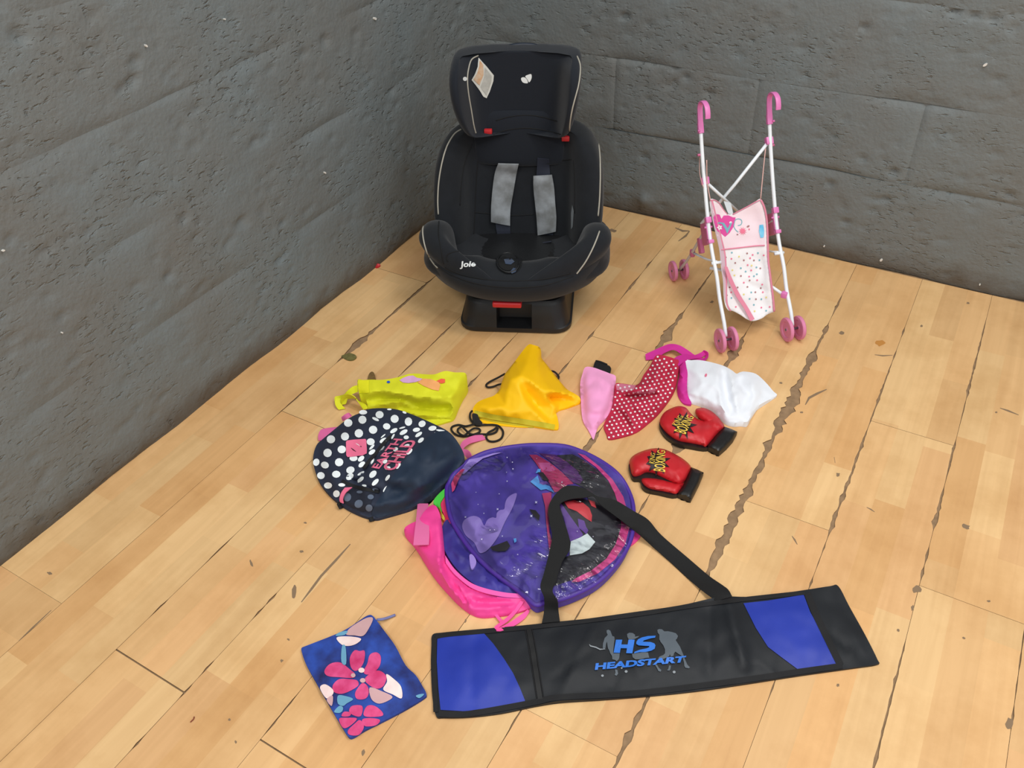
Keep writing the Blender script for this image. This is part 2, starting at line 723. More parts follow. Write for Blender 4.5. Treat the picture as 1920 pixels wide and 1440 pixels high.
WOOD = wood_mat()
DIRT = mat('worn_dirt', (150, 121, 90), 0.9, var=0.18, vscale=60)
floor = mesh_obj('floor', [(-0.02, -4.4, -0.003), (4.45, -4.4, -0.003), (4.45, 0.02, -0.003), (-0.02, 0.02, -0.003)],
                 [[0, 1, 2, 3]], DIRT, kind='structure', smooth=False)
WEAR = {
    1: [(665, 643, 15, 26), (740, 575, 5, 60), (690, 622, 6, 30), (790, 540, 5, 30), (645, 665, 7, 16), (560, 742, 3, 60)],
    2: [(775, 680, 3, 40), (830, 625, 3, 30), (302, 1139, 3, 20), (412, 1032, 2.5, 40)],
    3: [(890, 717, 5, 14), (940, 665, 3, 40), (512, 1124, 5, 8), (485, 1149, 4, 8), (390, 1254, 8, 7), (350, 1298, 7, 10), (258, 1393, 4, 10)],
    4: [(1217, 496, 4, 8), (1185, 537, 4, 25), (1110, 630, 5, 8), (1055, 694, 4, 25), (540, 1325, 3, 30), (510, 1360, 4, 20)],
    5: [(1275, 595, 7, 14), (1262, 612, 8, 20), (1249, 632, 17, 18), (1232, 655, 10, 22), (1113, 820, 7, 20), (1100, 838, 9, 26), (1320, 540, 3, 40)],
    6: [(1388, 643, 9, 20), (1374, 662, 15, 18), (1362, 682, 8, 20), (1275, 840, 20, 18), (1208, 950, 4, 20), (1085, 1150, 3, 30), (968, 1345, 3, 60)],
    7: [(1570, 572, 4, 20), (1545, 620, 10, 12), (1535, 640, 4, 30), (1522, 672, 16, 16), (1508, 700, 13, 24), (1492, 728, 14, 22),
        (1477, 752, 20, 24), (1466, 775, 16, 20), (1456, 800, 14, 30), (1444, 836, 13, 14), (1425, 875, 13, 50), (1400, 928, 16, 44),
        (1378, 975, 16, 40), (1358, 1015, 14, 40), (1342, 1046, 11, 40), (1327, 1076, 6, 40), (1212, 1305, 8, 34), (1192, 1348, 12, 16), (1174, 1382, 15, 16),
        (1160, 1420, 7, 40)],
    8: [(1690, 622, 6, 6), (1677, 667, 5, 8), (1664, 700, 4, 24), (1652, 735, 6, 26), (1645, 752, 6, 12), (1636, 780, 4, 20), (1620, 822, 6, 16),
        (1613, 836, 8, 8), (1604, 858, 7, 16), (1596, 880, 7, 18), (1586, 906, 8, 22), (1578, 930, 11, 10), (1571, 950, 5, 14),
        (1564, 972, 11, 16), (1557, 990, 9, 12), (1546, 1027, 5, 4), (1534, 1055, 4, 4), (1520, 1092, 5, 8), (1445, 1290, 4, 16)],
    9: [(1842, 620, 4, 20), (1834, 650, 6, 14), (1826, 685, 7, 24), (1818, 720, 6, 18), (1815, 735, 8, 8), (1808, 770, 3, 20), (1786, 842, 7, 16),
        (1778, 870, 6, 30), (1764, 928, 8, 12), (1758, 953, 9, 16), (1753, 976, 12, 12), (1737, 1040, 7, 12), (1729, 1075, 8, 8),
        (1693, 1215, 4, 10), (1686, 1240, 5, 24), (1678, 1272, 8, 14), (1668, 1310, 6, 30), (1655, 1360, 7, 40), (1640, 1420, 8, 40)],
    10: [(1918, 1200, 3, 20), (1914, 1240, 5, 16), (1905, 1290, 3, 20), (1898, 1345, 7, 14)],
}
WB = {}
for k, L in WEAR.items():
    for px, py, w, ln in L:
        p = at(px, py)
        d = float(np.dot(p - CAM, RC[2]))
        # length along the board of ln pixels
        q0, q1 = at(px, py - ln / 2), at(px, py + ln / 2)
        w = w * (0.5 + 0.5 * min(1, max(0, (w - 6) / 8))) if k >= 8 else w
        WB.setdefault(k, []).append((p[1], w * d / FPX * 0.85, abs(q1[1] - q0[1]) * 0.75 + 0.006))


def edge_in(k, y, side):
    """how far the board edge is worn back at y"""
    v = 0.00035 + 0.0004 * max(0, noise.noise(Vector((k * 7.1, y * 9, side * 3.3))))
    for yc, w, ln in WB.get(k, ()):
        t = (y - yc) / ln
        if abs(t) < 1.6:
            g = math.exp(-t * t * 1.6) * w * 0.8
            g *= 0.75 + 0.7 * noise.noise(Vector((k * 3.1, y * 55, side * 5.0))) + 0.5 * noise.noise(Vector((k * 2.2, y * 190, side * 9.0)))
            v += max(0, g)
    return v


# where each column of boards has its cross joint
JOINT = {0: -0.4835 * H_, 1: -0.9535 * H_, 2: -1.438 * H_, 3: -0.972 * H_, 4: -0.495 * H_, 5: -0.965 * H_, 6: -0.30 * H_, 7: -0.7725 * H_,
         8: -0.4965 * H_, 9: -0.813 * H_, 10: -0.47 * H_}
WIDEJ = {(2, 0): 0.0030, (4, 1): 0.0028, (0, 0): 0.0012, (1, 0): 0.0012, (4, 0): 0.0012, (8, 0): 0.0010, (7, 0): 0.0008, (9, 0): 0.0008}
rnd = random.Random(11)
PALE, MID, ORG, ROSE = (232, 192, 138), (228, 184, 130), (226, 178, 122), (228, 181, 128)


def plank_mesh(k, ya, yb, ga, gb):
    """board k between ya (near) and yb (far): three strips of staggered lamellas"""
    xa, xb = XK[k], XK[k + 1]
    n = max(4, int((yb - ya) / 0.011))
    ys = np.linspace(ya + ga, yb - gb, n + 1)
    # lamella ends
    cuts = []
    for s in range(3):
        c, y = [], ya - rnd.uniform(0, 0.4)
        while y < yb:
            y += rnd.uniform(0.26, 0.52)
            c.append((y, rnd.choice([PALE, PALE, MID, MID, MID, ORG, ROSE]), rnd.uniform(0.94, 1.05)))
        cuts.append(c)
    V, F, colr = [], [], []
    x1, x2 = xa + (xb - xa) / 3, xa + (xb - xa) * 2 / 3
    for y in ys:
        l = xa + edge_in(k, y, 1)
        r = xb - edge_in(k + 1, y, -1)
        V += [(l, y, -0.0029), (l, y, 0), (x1, y, 0), (x2, y, 0), (r, y, 0), (r, y, -0.0029)]
    for i in range(n):
        ym = (ys[i] + ys[i + 1]) / 2
        for j in range(5):
            a = i * 6 + j
            F.append([a, a + 1, a + 7, a + 6][::-1])
            s = min(2, max(0, j - 1))
            for (yc, c, g) in cuts[s]:
                if ym < yc:
                    break
            cl = lin(c)
            if j in (0, 4):
                cl = lin((120, 92, 64))
                g = 1
            colr.append((cl[0] * g, cl[1] * g, cl[2] * g, 1))
    F.append([0, 1, 2, 3, 4, 5][::-1])
    colr.append((*lin((120, 92, 64)), 1))
    F.append([n * 6 + j for j in range(6)])
    colr.append((*lin((120, 92, 64)), 1))
    o = mesh_obj('plank', V, F, WOOD, floor, smooth=False)
    me = o.data
    ca = me.color_attributes.new('Col', 'FLOAT_COLOR', 'CORNER')
    buf = np.zeros((len(me.loops), 4), np.float32)
    for p, c in zip(me.polygons, colr):
        buf[p.loop_start:p.loop_start + p.loop_total] = c
    ca.data.foreach_set('color', buf.ravel())
    return o


for k in range(len(XK) - 1):
    kk = k                           # board index as counted from the left wall
    j0 = JOINT.get(kk, -rnd.uniform(0.25, 0.95) * H_)
    ends = [-0.004, j0, j0 - BL, j0 - 2 * BL, -4.38]
    ends = [e for e in ends if e > -4.39]
    ends = sorted(set(ends), reverse=True)
    for i in range(len(ends) - 1):
        gb = WIDEJ.get((kk, i - 1), 0.0005) if i else 0.0005
        ga = WIDEJ.get((kk, i), 0.0005) * 0.3
        if ends[i] - ends[i + 1] > 0.02:
            # board k runs between XK[k] and XK[k+1]; edge numbers follow the photograph
            plank_mesh(k, ends[i + 1], ends[i], ga, gb * 0.7)

# worn spots and scratches away from the joints
WORN = mat('worn_spot', (138, 114, 88), 0.9)
ORANGE = mat('rust_stain', (196, 134, 62), 0.7)


def spot(poly, mt=WORN, z=0.0004, name='worn_patch'):
    B = resample(poly, 6, True)
    pts, tri = cdt(B, 7)
    top = atv(pts[:, 0], pts[:, 1], np.full(len(pts), z))
    return mesh_obj(name, list(top), [t[::-1] for t in tri], mt, floor, smooth=False)


def blob(cx, cy, a, b, ang, seed):
    rr = random.Random(seed)
    return [(cx + (x - cx) * f, cy + (y - cy) * f) for (x, y), f in ((p, rr.uniform(0.65, 1.2)) for p in ell(cx, cy, a, b, ang, 11))]


def stroke(P, w):
    P = np.array(P, float)
    L, R = [], []
    for i in range(len(P)):
        t = P[min(i + 1, len(P) - 1)] - P[max(i - 1, 0)]
        t = t / np.hypot(*t)
        ww = w * (0.35 if i in (0, len(P) - 1) else 1)
        L.append((P[i][0] - t[1] * ww, P[i][1] + t[0] * ww))
        R.append((P[i][0] + t[1] * ww, P[i][1] - t[0] * ww))
    return L + R[::-1]


for i, s in enumerate([(551, 1110, 4, 15, 5), (1811, 987, 8, 5, 15), (1719, 1105, 8, 8, 0), (1571, 890, 4, 4, 0), (681, 1412, 3.5, 7, 20),
                       (1578, 624, 5, 3, 10), (1464, 718, 3, 2, 0), (1503, 773, 4, 2, 0), (1711, 1140, 3, 6, 10), (1335, 566, 4, 2.5, -20),
                       (1728, 611, 2.5, 2.5, 0), (471, 1056, 2.5, 7, -20), (1684, 1182, 3, 3, 0), (1807, 1196, 4, 2, 20), (1854, 1127, 4, 2, 0),
                       (1571, 1285, 3, 3, 30), (1893, 1356, 8, 13, 15), (1412, 728, 2, 2, 0), (1868, 773, 2.5, 2, 0), (430, 1349, 2.5, 3, 0),
                       (442, 1391, 2, 3, 0), (541, 1199, 3, 2, 20), (528, 1239, 3, 3, 0), (572, 980, 3, 2, 0), (565, 1034, 4, 2.5, 0), (1815, 568, 3, 2, 0),
                       (93, 1075, 5, 3, 20), (1148, 432, 8, 3, 10), (1575, 1148, 3, 2, 0), (873, 1164, 2, 4, 20)]):
    spot(blob(*s, i), z=0.0003)
spot(blob(1650, 643, 10, 6, 0, 77), ORANGE)
for P, w in [([(657, 1020), (630, 1050), (602, 1080), (585, 1103), (565, 1129)], 2.2), ([(1510, 759), (1517, 746), (1532, 738), (1550, 730)], 2.2),
             ([(1266, 427), (1280, 433), (1292, 433)], 2.0), ([(1293, 433), (1286, 442), (1272, 452)], 2.0), ([(1674, 666), (1655, 667), (1640, 665)], 1.2),
             ([(1485, 1005), (1490, 1012), (1495, 1021)], 1.6), ([(1625, 951), (1633, 955), (1640, 960)], 1.2), ([(96, 1144), (60, 1178), (35, 1202)], 1.4),
             ([(1564, 857), (1566, 868)], 1.2), ([(1875, 765), (1890, 770), (1910, 778)], 1.6)]:
    spot(stroke(P, w), z=0.0003, name='scratch')

# ---- block walls
PAINT = None


def wall_mat():
    mt = bpy.data.materials.new('grey_masonry_paint')
    mt.use_nodes = True
    nt = mt.node_tree
    b = nt.nodes['Principled BSDF']
    tc = nt.nodes.new('ShaderNodeTexCoord')
    n = nt.nodes.new('ShaderNodeTexNoise')
    n.inputs['Scale'].default_value = 3.2
    n.inputs['Detail'].default_value = 6
    n.inputs['Roughness'].default_value = 0.6
    nt.links.new(tc.outputs['Object'], n.inputs['Vector'])
    r = nt.nodes.new('ShaderNodeValToRGB')
    r.color_ramp.elements[0].position = 0.33
    r.color_ramp.elements[0].color = (*lin((116, 118, 116)), 1)
    r.color_ramp.elements[1].position = 0.66
    r.color_ramp.elements[1].color = (*lin((117, 126, 129)), 1)
    nt.links.new(n.outputs['Fac'], r.inputs[0])
    # brown floor dust on the lowest few centimetres
    sp = nt.nodes.new('ShaderNodeSeparateXYZ')
    nt.links.new(tc.outputs['Object'], sp.inputs[0])
    n2 = nt.nodes.new('ShaderNodeTexNoise')
    n2.inputs['Scale'].default_value = 14
    n2.inputs['Detail'].default_value = 4
    nt.links.new(tc.outputs['Object'], n2.inputs['Vector'])
    ma = nt.nodes.new('ShaderNodeMath')
    ma.operation = 'MULTIPLY_ADD'
    ma.inputs[1].default_value = -0.09
    nt.links.new(n2.outputs['Fac'], ma.inputs[0])
    nt.links.new(sp.outputs['Z'], ma.inputs[2])
    mr = nt.nodes.new('ShaderNodeMapRange')
    mr.inputs['From Min'].default_value = -0.04
    mr.inputs['From Max'].default_value = 0.03
    mr.inputs['To Min'].default_value = 0.75
    mr.inputs['To Max'].default_value = 0.0
    nt.links.new(ma.outputs[0], mr.inputs['Value'])
    mx = nt.nodes.new('ShaderNodeMix')
    mx.data_type = 'RGBA'
    mx.inputs[7].default_value = (*lin((84, 72, 58)), 1)
    nt.links.new(mr.outputs[0], mx.inputs[0])
    nt.links.new(r.outputs[0], mx.inputs[6])
    nt.links.new(mx.outputs[2], b.inputs['Base Color'])
    b.inputs['Roughness'].default_value = 0.62
    b.inputs['Specular IOR Level'].default_value = 0.3
    f = nt.nodes.new('ShaderNodeTexNoise')
    f.inputs['Scale'].default_value = 95
    f.inputs['Detail'].default_value = 4
    nt.links.new(tc.outputs['Object'], f.inputs['Vector'])
    bp = nt.nodes.new('ShaderNodeBump')
    bp.inputs['Strength'].default_value = 0.35
    bp.inputs['Distance'].default_value = 0.004
    mp = nt.nodes.new('ShaderNodeMapping')
    mp.inputs['Scale'].default_value = (42, 42, 105)
    nt.links.new(tc.outputs['Object'], mp.inputs[0])
    f2 = nt.nodes.new('ShaderNodeTexNoise')
    f2.inputs['Scale'].default_value = 1.0
    f2.inputs['Detail'].default_value = 3
    nt.links.new(mp.outputs[0], f2.inputs['Vector'])
    pr = nt.nodes.new('ShaderNodeMapRange')
    pr.inputs['From Min'].default_value = 0.56
    pr.inputs['From Max'].default_value = 0.72
    pr.inputs['To Min'].default_value = 0.0
    pr.inputs['To Max'].default_value = -1.3
    nt.links.new(f2.outputs['Fac'], pr.inputs['Value'])
    f3 = nt.nodes.new('ShaderNodeTexNoise')
    f3.inputs['Scale'].default_value = 6.0
    nt.links.new(tc.outputs['Object'], f3.inputs['Vector'])
    p3 = nt.nodes.new('ShaderNodeMapRange')
    p3.inputs['From Min'].default_value = 0.46
    p3.inputs['From Max'].default_value = 0.58
    nt.links.new(f3.outputs['Fac'], p3.inputs['Value'])
    mu = nt.nodes.new('ShaderNodeMath')
    mu.operation = 'MULTIPLY'
    nt.links.new(pr.outputs[0], mu.inputs[0])
    nt.links.new(p3.outputs[0], mu.inputs[1])
    ad = nt.nodes.new('ShaderNodeMath')
    ad.operation = 'MULTIPLY_ADD'
    ad.inputs[1].default_value = 0.6
    nt.links.new(f.outputs['Fac'], ad.inputs[0])
    nt.links.new(mu.outputs[0], ad.inputs[2])
    nt.links.new(ad.outputs[0], bp.inputs['Height'])
    bp.inputs['Strength'].default_value = 0.8
    nt.links.new(bp.outputs[0], b.inputs['Normal'])
    return mt


PAINT = wall_mat()
ZC = [0.0, 0.279, 0.514, 0.757, 0.993, 1.23, 1.465, 1.70, 1.935]
PITW = {'left': [(30, 62), (45, 72), (255, 115), (316, 517), (455, 413), (345, 408), (735, 169), (250, 150), (610, 76)],
        'right': [(1618, 52), (1790, 22), (1825, 30), (1861, 36), (1775, 515), (1675, 322), (1265, 126), (1285, 145), (1330, 175), (1170, 31),
                  (1555, 345), (1660, 374), (1585, 417), (1892, 365)]}
BUMPS = {'right': [(1208, 375, 0.022, 0.012)], 'left': []}


def wall(side):
    """side right: plane y = 0 facing -y; side left: plane x = 0 facing +x. u runs from the corner."""
    def P(u, d, z):
        return (u, -d, z) if side == 'right' else (d, -u, z)
    ax, val = (1, 0.0) if side == 'right' else (0, 0.0)
    pits0 = []
    for px, py in PITW[side]:
        q = on_axis(px, py, ax, val)
        pits0.append((q[0] if side == 'right' else -q[1], q[2]))
    bum = []
    for px, py, r_, h_ in BUMPS[side]:
        q = on_axis(px, py, ax, val)
        bum.append((q[0] if side == 'right' else -q[1], q[2], r_, h_))
    L = 4.4
    sd = 5.0 if side == 'right' else 17.0
    rs = np.random.RandomState(4 if side == 'right' else 9)
    # mortar bed behind and between the blocks
    nu, nzz = 260, 140
    V = []
    for j in range(nzz + 1):
        for i in range(nu + 1):
            u, z = -0.04 + (L + .04) * i / nu, ZC[-1] * j / nzz
            d = -0.0095 + 0.0030 * noise.noise(Vector((u * 9, z * 9, sd))) + 0.0022 * noise.noise(Vector((u * 30, z * 34, sd)))
            V.append(P(u, d, z))
    F = []
    for j in range(nzz):
        for i in range(nu):
            a = j * (nu + 1) + i
            q = [a, a + 1, a + nu + 2, a + nu + 1]
            F.append(q if side == 'right' else q[::-1])
    k0 = len(V)
    for i in range(nu + 1):
        pass
    V += [P(-.04, -0.1, 0), P(L, -0.1, 0), P(L, -0.1, ZC[-1]), P(-.04, -0.1, ZC[-1])]
    F.append([k0 + 3, k0 + 2, k0 + 1, k0] if side == 'right' else [k0, k0 + 1, k0 + 2, k0 + 3])
    w = mesh_obj('wall_' + side, V, F, PAINT, kind='structure')
    for c in range(len(ZC) - 1):
        z0, z1 = ZC[c], ZC[c + 1]
        off = (0.055 if c % 2 else 0.29) if side == 'right' else (0.20 if c % 2 else -0.02)
        us = [-0.03]
        u = off
        while u < L:
            if u > 0.06:
                us.append(u)
            u += 0.4505 if side == 'right' else 0.452
        us.append(L)
        for i in range(len(us) - 1):
            block(w, P, us[i], us[i + 1], z0, z1, sd + c * 31 + i * 7, side, rs, pits0, bum, side == 'right' and c == 1)
    return w


def block(w, P, u0, u1, z0, z1, sd, side, rs, pits0, bum, upright):
    g = -0.0015
    near = u0 < 2.6 and z0 < 1.3
    st = 0.0085 if near else 0.03
    nu = max(4, int((u1 - u0) / st))
    nz_ = max(4, int((z1 - z0) / st))
    tilt = rs.uniform(-0.002, 0.002, 2)
    basez = rs.uniform(-0.0006, 0.0008)
    npit = int(34 * (u1 - u0) / 0.45) if near else 0
    pu, pz = rs.uniform(u0 + .02, u1 - .02, npit), rs.uniform(z0 + .02, z1 - .02, npit)
    pr, pd = rs.uniform(0.004, 0.010, npit), rs.uniform(0.002, 0.006, npit)
    if not upright:
        tilt, basez = tilt * 0.25, basez * 0.25
    U, Z = np.meshgrid(np.linspace(u0 + g, u1 - g, nu + 1), np.linspace(z0 + (g if z0 > 0 else 0.0), z1 - g, nz_ + 1))
    D = basez + tilt[0] * (U - (u0 + u1) / 2) + tilt[1] * (Z - (z0 + z1) / 2) * 2
    e = np.minimum(np.minimum(U - u0 - g, u1 - g - U), np.minimum(Z - z0 - g, z1 - g - Z))
    nzv = np.array([[noise.noise(Vector((a * 11, b * 13, 3.3 if side == 'left' else 8.1))) for a, b in zip(r1, r2)] for r1, r2 in zip(U, Z)])
    if near:
        nz2 = np.array([[noise.noise(Vector((a * 45, b * 70, 2 if side == 'left' else 5))) for a, b in zip(r1, r2)] for r1, r2 in zip(U, Z)])
    else:
        nz2 = 0 * U
    big = np.array([[noise.noise(Vector((a * 3.5, b * 4.5, 0.7 + (50 if side == 'left' else 0)))) for a, b in zip(r1, r2)] for r1, r2 in zip(U, Z)])
    jn = np.array([[noise.noise(Vector((a * 5, b * 5, 9.0 + (50 if side == 'left' else 0)))) for a, b in zip(r1, r2)] for r1, r2 in zip(U, Z)])
    D = D + 0.0030 * big + 0.0018 * nzv + 0.0009 * nz2
    # bed joints struck and smeared over, upright joints mostly filled flush
    eh = np.maximum(np.minimum(Z - z0 - g, z1 - g - Z), 0)
    ev = np.maximum(np.minimum(U - u0 - g, u1 - g - U), 0)
    vis = np.clip(0.55 + 1.6 * jn, 0.1, 1.25)
    wh = 0.006 + 0.014 * np.clip(0.5 + big, 0, 1)
    D = D - 0.0060 * vis * np.exp(-(eh / (1.3 * wh)) ** 1.5) - (0.0002 * vis * np.exp(-(ev / wh) ** 1.5) if not upright else 0.0048 * np.maximum(vis, 0.7) * np.exp(-(ev / 0.008) ** 2) + 0.0012 * nz2 * np.exp(-(ev / 0.03) ** 2))
    if side == 'right' and abs(z0 - 0.279) < .01:
        # the raked bed joint low on this wall
        D = D - 0.0075 * np.exp(-(np.maximum(Z - z0 - g, 0) / 0.006) ** 2) * np.clip((U - 0.42) / 0.1, 0, 1) * np.clip((1.40 - U) / 0.12, 0.25, 1)
    if side == 'right' and abs(z1 - 0.514) < .01:
        D = D - 0.0055 * np.exp(-(np.maximum(z1 - g - Z, 0) / (0.006 + 0.010 * np.clip(.5 + nzv, 0, 1))) ** 2) * np.clip(0.7 + 1.5 * jn, 0.2, 1)
    for a, b, r_, d_ in zip(pu, pz, pr, pd):
        D = D - d_ * np.exp(-(((U - a) / (1.7 * r_)) ** 2 + ((Z - b) / (0.8 * r_)) ** 2))
    for a, b in pits0:
        if u0 < a < u1 and z0 < b < z1:
            D = D - 0.011 * np.exp(-(((U - a) / 0.014) ** 2 + ((Z - b) / 0.008) ** 2))
    for a, b, r_, h_ in bum:
        if u0 < a < u1 and z0 < b < z1:
            D = D + h_ * np.exp(-(((U - a) / r_) ** 2 + ((Z - b) / r_) ** 2))
    # ragged outline
    rag = np.exp(-np.maximum(e, 0) / 0.012)
    U = U + 0.002 * rag * np.roll(nzv, 3, 1)
    Z = Z + 0.003 * rag * nzv * (Z > 0.01)
    n = nu + 1
    V = [P(a, d, z) for a, d, z in zip(U.ravel(), D.ravel(), Z.ravel())]
    F = []
    for j in range(nz_):
        for i in range(nu):
            a = j * n + i
            q = [a, a + 1, a + n + 1, a + n]
            F.append(q if side == 'right' else q[::-1])
    ring = list(range(n)) + [j * n + nu for j in range(1, nz_ + 1)] + [nz_ * n + i for i in range(nu - 1, -1, -1)] + [j * n for j in range(nz_ - 1, 0, -1)]
    k = len(V)
    m_ = len(ring)
    V += [V[r_] for r_ in ring]          # own edge points, so the face keeps its shading up to the joint
    for r_ in ring:
        a, z = U.ravel()[r_], Z.ravel()[r_]
        V.append(P(a, -0.03, z))
    for i in range(m_):
        q = [k + i, k + (i + 1) % m_, k + m_ + (i + 1) % m_, k + m_ + i]
        F.append(q[::-1] if side == 'right' else q)
    mesh_obj('concrete_block', V, F, PAINT, w)


wall_right = wall('right')
wall_left = wall('left')

# paint chips that show white plaster on the walls
CHIP = mat('bare_plaster', (222, 220, 214), 0.8)
for side, L in (('left', [(275, 86, 2, 4), (422, 36, 2, 2), (7, 470, 4, 2), (117, 624, 2, 2), (610, 324, 2, 3), (704, 35, 3, 4)]),
                ('right', [(1652, 488, 4, 3), (1545, 462, 2, 2), (1837, 534, 2, 2), (1847, 122, 7, 3)])):
    for px, py, a, b in L:
        pp = [on_axis(x, y, 1 if side == 'right' else 0, -0.004 if side == 'right' else 0.004) for x, y in ell(px, py, a * .7, b * .7, -30, 9)]
        c = np.mean(pp, 0)
        nrm = np.array([0, -1.0, 0]) if side == 'right' else np.array([1.0, 0, 0])
        V = [p + nrm * 0.0006 for p in pp] + [p - nrm * 0.012 for p in pp]
        k = len(pp)
        Fc = [list(range(k)), [k + i for i in range(k)][::-1]] + [[i, (i + 1) % k, k + (i + 1) % k, k + i] for i in range(k)]
        fix_normals(mesh_obj('paint_chip', V, Fc, CHIP, wall_right if side == 'right' else wall_left, smooth=False))
# ------------------------------------------------------------------ child car seat
TH = math.radians(24)
SO = np.array([0.573, -0.789, 0.0])
seat = empty('child_car_seat', tuple(SO), 'black padded child car seat with grey harness pads, standing in the corner', 'car seat', TH)
MS = MINV[seat].inverted()


def sl(x, f, z):
    """seat frame: x to its left-right, f forward, z up"""
    return np.array(MS @ Vector((x, -f, z)))


def seat_plane(px, py, f):
    ef = np.array([math.sin(TH), -math.cos(TH), 0])
    q = ray(px, py)
    return CAM + q * ((f - (CAM - SO) @ ef) / (q @ ef))


FAB = mat('black_seat_fabric', (25, 28, 33), 0.85, var=0.12, vscale=30, bump=0.25, bscale=900, sheen=0.15, spec=0.25)
FAB2 = mat('navy_black_mesh_fabric', (22, 27, 36), 0.8, bump=0.3, bscale=1300, sheen=0.15, spec=0.25)
PLAS = mat('black_plastic', (26, 27, 29), 0.42, var=0.1, vscale=20, bump=0.08, bscale=400)
DARK = mat('black_void_plastic', (9, 9, 10), 0.7)
PIPE = mat('silver_grey_piping', (168, 164, 152), 0.5)
RED = mat('red_plastic', (196, 40, 46), 0.4)
SEAM = mat('black_seam', (9, 10, 12), 0.8)
PADG = mat('grey_harness_pad', (112, 114, 114), 0.85, rgb2=(152, 157, 162), vscale=30, bump=0.2, bscale=500)
WEB = mat('navy_harness_webbing', (38, 43, 58), 0.75, bump=0.2, bscale=800)
WHITEP = mat('white_print', (228, 232, 232), 0.6)


def seat_obj(name, rings, mt, cap0=True, cap1=True, lv=2, closed=True):
    V, F = loft([[sl(*p) for p in r] for r in rings], cap0, cap1, closed)
    o = fix_normals(mesh_obj(name, V, F, mt, seat))
    if lv:
        subsurf(o, lv)
    return o


def base_ring(z, hw, ff, fb, r, rec=0.0):
    pts = []
    for a in np.linspace(90, 0, 6):
        pts.append((hw - r + r * math.cos(math.radians(a)), ff - r + r * math.sin(math.radians(a))))
    pts = [(0.001, ff - rec), (0.047, ff - rec), (0.050, ff)] + pts
    pts += [(hw, (ff + fb) / 2), (hw, fb + 0.03), (hw - 0.03, fb)]
    L = [(-x, f) for x, f in pts[::-1]]
    return [(x, f, z) for x, f in pts + L]


base = seat_obj('base', [base_ring(0.0, .152, -.002, -.40, .045), base_ring(0.006, .160, 0.002, -.40, .045), base_ring(0.018, .160, 0.002, -.40, .045),
                         base_ring(0.021, .155, 0.001, -.40, .045, .05), base_ring(0.05, .149, -.006, -.40, .045, .05),
                         base_ring(0.084, .142, -.016, -.40, .045, .05), base_ring(0.088, .141, -.018, -.40, .045, .0), base_ring(0.096, .136, -.024, -.39, .045)],
                PLAS, lv=0)
sharp(base, 30)


# underside shell between base and cushion
def oval(z, hw, ff, fb, n=40, e=2.5):
    c, a = (ff + fb) / 2, (ff - fb) / 2
    out = []
    for t in np.linspace(0, 2 * math.pi, n, endpoint=False):
        x, y = math.cos(t), math.sin(t)
        out.append((hw * math.copysign(abs(x) ** (2 / e), x), c + a * math.copysign(abs(y) ** (2 / e), y), z))
    return out


seat_obj('lower_shell', [oval(.086, .128, -.03, -.42), oval(.10, .15, -.01, -.44), oval(.125, .195, .012, -.45), oval(.15, .228, .028, -.45), oval(.18, .236, .03, -.44)],
         PLAS, lv=1)

# bowl of the seat: outer skin, rim, inner skin
NT = 61


def sm(a, b, t):
    t = min(1, max(0, (t - a) / (b - a)))
    return t * t * (3 - 2 * t)


rows = [[] for _ in range(10)]
for i in range(NT):
    th = -118 + 236 * i / (NT - 1)
    a = abs(th)
    ct, st = math.cos(math.radians(th)), math.sin(math.radians(th))
    e = 2.35
    ux = math.copysign(abs(st) ** (2 / e), st)
    uf = math.copysign(abs(ct) ** (2 / e), ct)
    wing = sm(38, 66, a)
    zr = 0.203 + (0.045 * wing) - 0.03 * sm(92, 118, a)
    A = 0.246 + 0.012 * wing * (1 - sm(80, 118, a))
    cf, Bf = -0.165, 0.225

    def pt(s, z, dx=0):
        return (A * ux * s, cf + Bf * uf * s, z)
    ins = 0.50 + 0.24 * wing            # how far in the pad reaches
    zi = 0.218 + (0.20 - 0.218) * wing
    rows[0].append(pt(0.80, 0.118))
    rows[1].append(pt(0.93, 0.138))
    rows[2].append(pt(0.985, 0.165))
    rows[3].append(pt(1.0, zr - 0.018))
    rows[4].append(pt(0.985, zr - 0.004))
    rows[5].append(pt(0.95, zr + 0.002))
    rows[6].append(pt(0.95 - (0.95 - ins) * 0.45, zr + 0.004 + 0.004 * (1 - wing)))
    rows[7].append(pt(ins + 0.03, zi + 0.004))
    rows[8].append(pt(ins - 0.03, 0.186))
    rows[9].append(pt(0.30, 0.170))
bowl = seat_obj('seat_cushion', rows, FAB, False, True, lv=1, closed=False)


# backrest: a C-shaped section swept upwards
def c_ring(z, w, wi, fb, dep, th=0.10, tl=0.0):
    fr = fb + dep
    half = [(0.0, fb - th), (0.55 * w, fb - th), (0.88 * w, fb - th * .75), (w, fb - th * .3), (w + .001, fr - .03), (w - .006, fr - .006), (w - .022, fr + .001),
            (w - (w - wi) * .55, fr - .004), (wi + .012, fr - dep * .35), (wi, fb + dep * .30), (wi - .014, fb + .008), (wi - .045, fb), (wi * .4, fb - .002), (0.0, fb - .003)]
    R_ = [(x, f, z + tl * (f - fb)) for x, f in half]
    L_ = [(-x, f, zz) for x, f, zz in half_z(half, z, tl, fb)][::-1]
    return R_[1:-1] + [R_[-1]] + L_[1:-1] + [(0.0, fb - th, z)]


def half_z(half, z, tl, fb):
    return [(x, f, z + tl * (f - fb)) for x, f in half]


def fbz(z):
    return -0.238 - 0.21 * (z - 0.12)


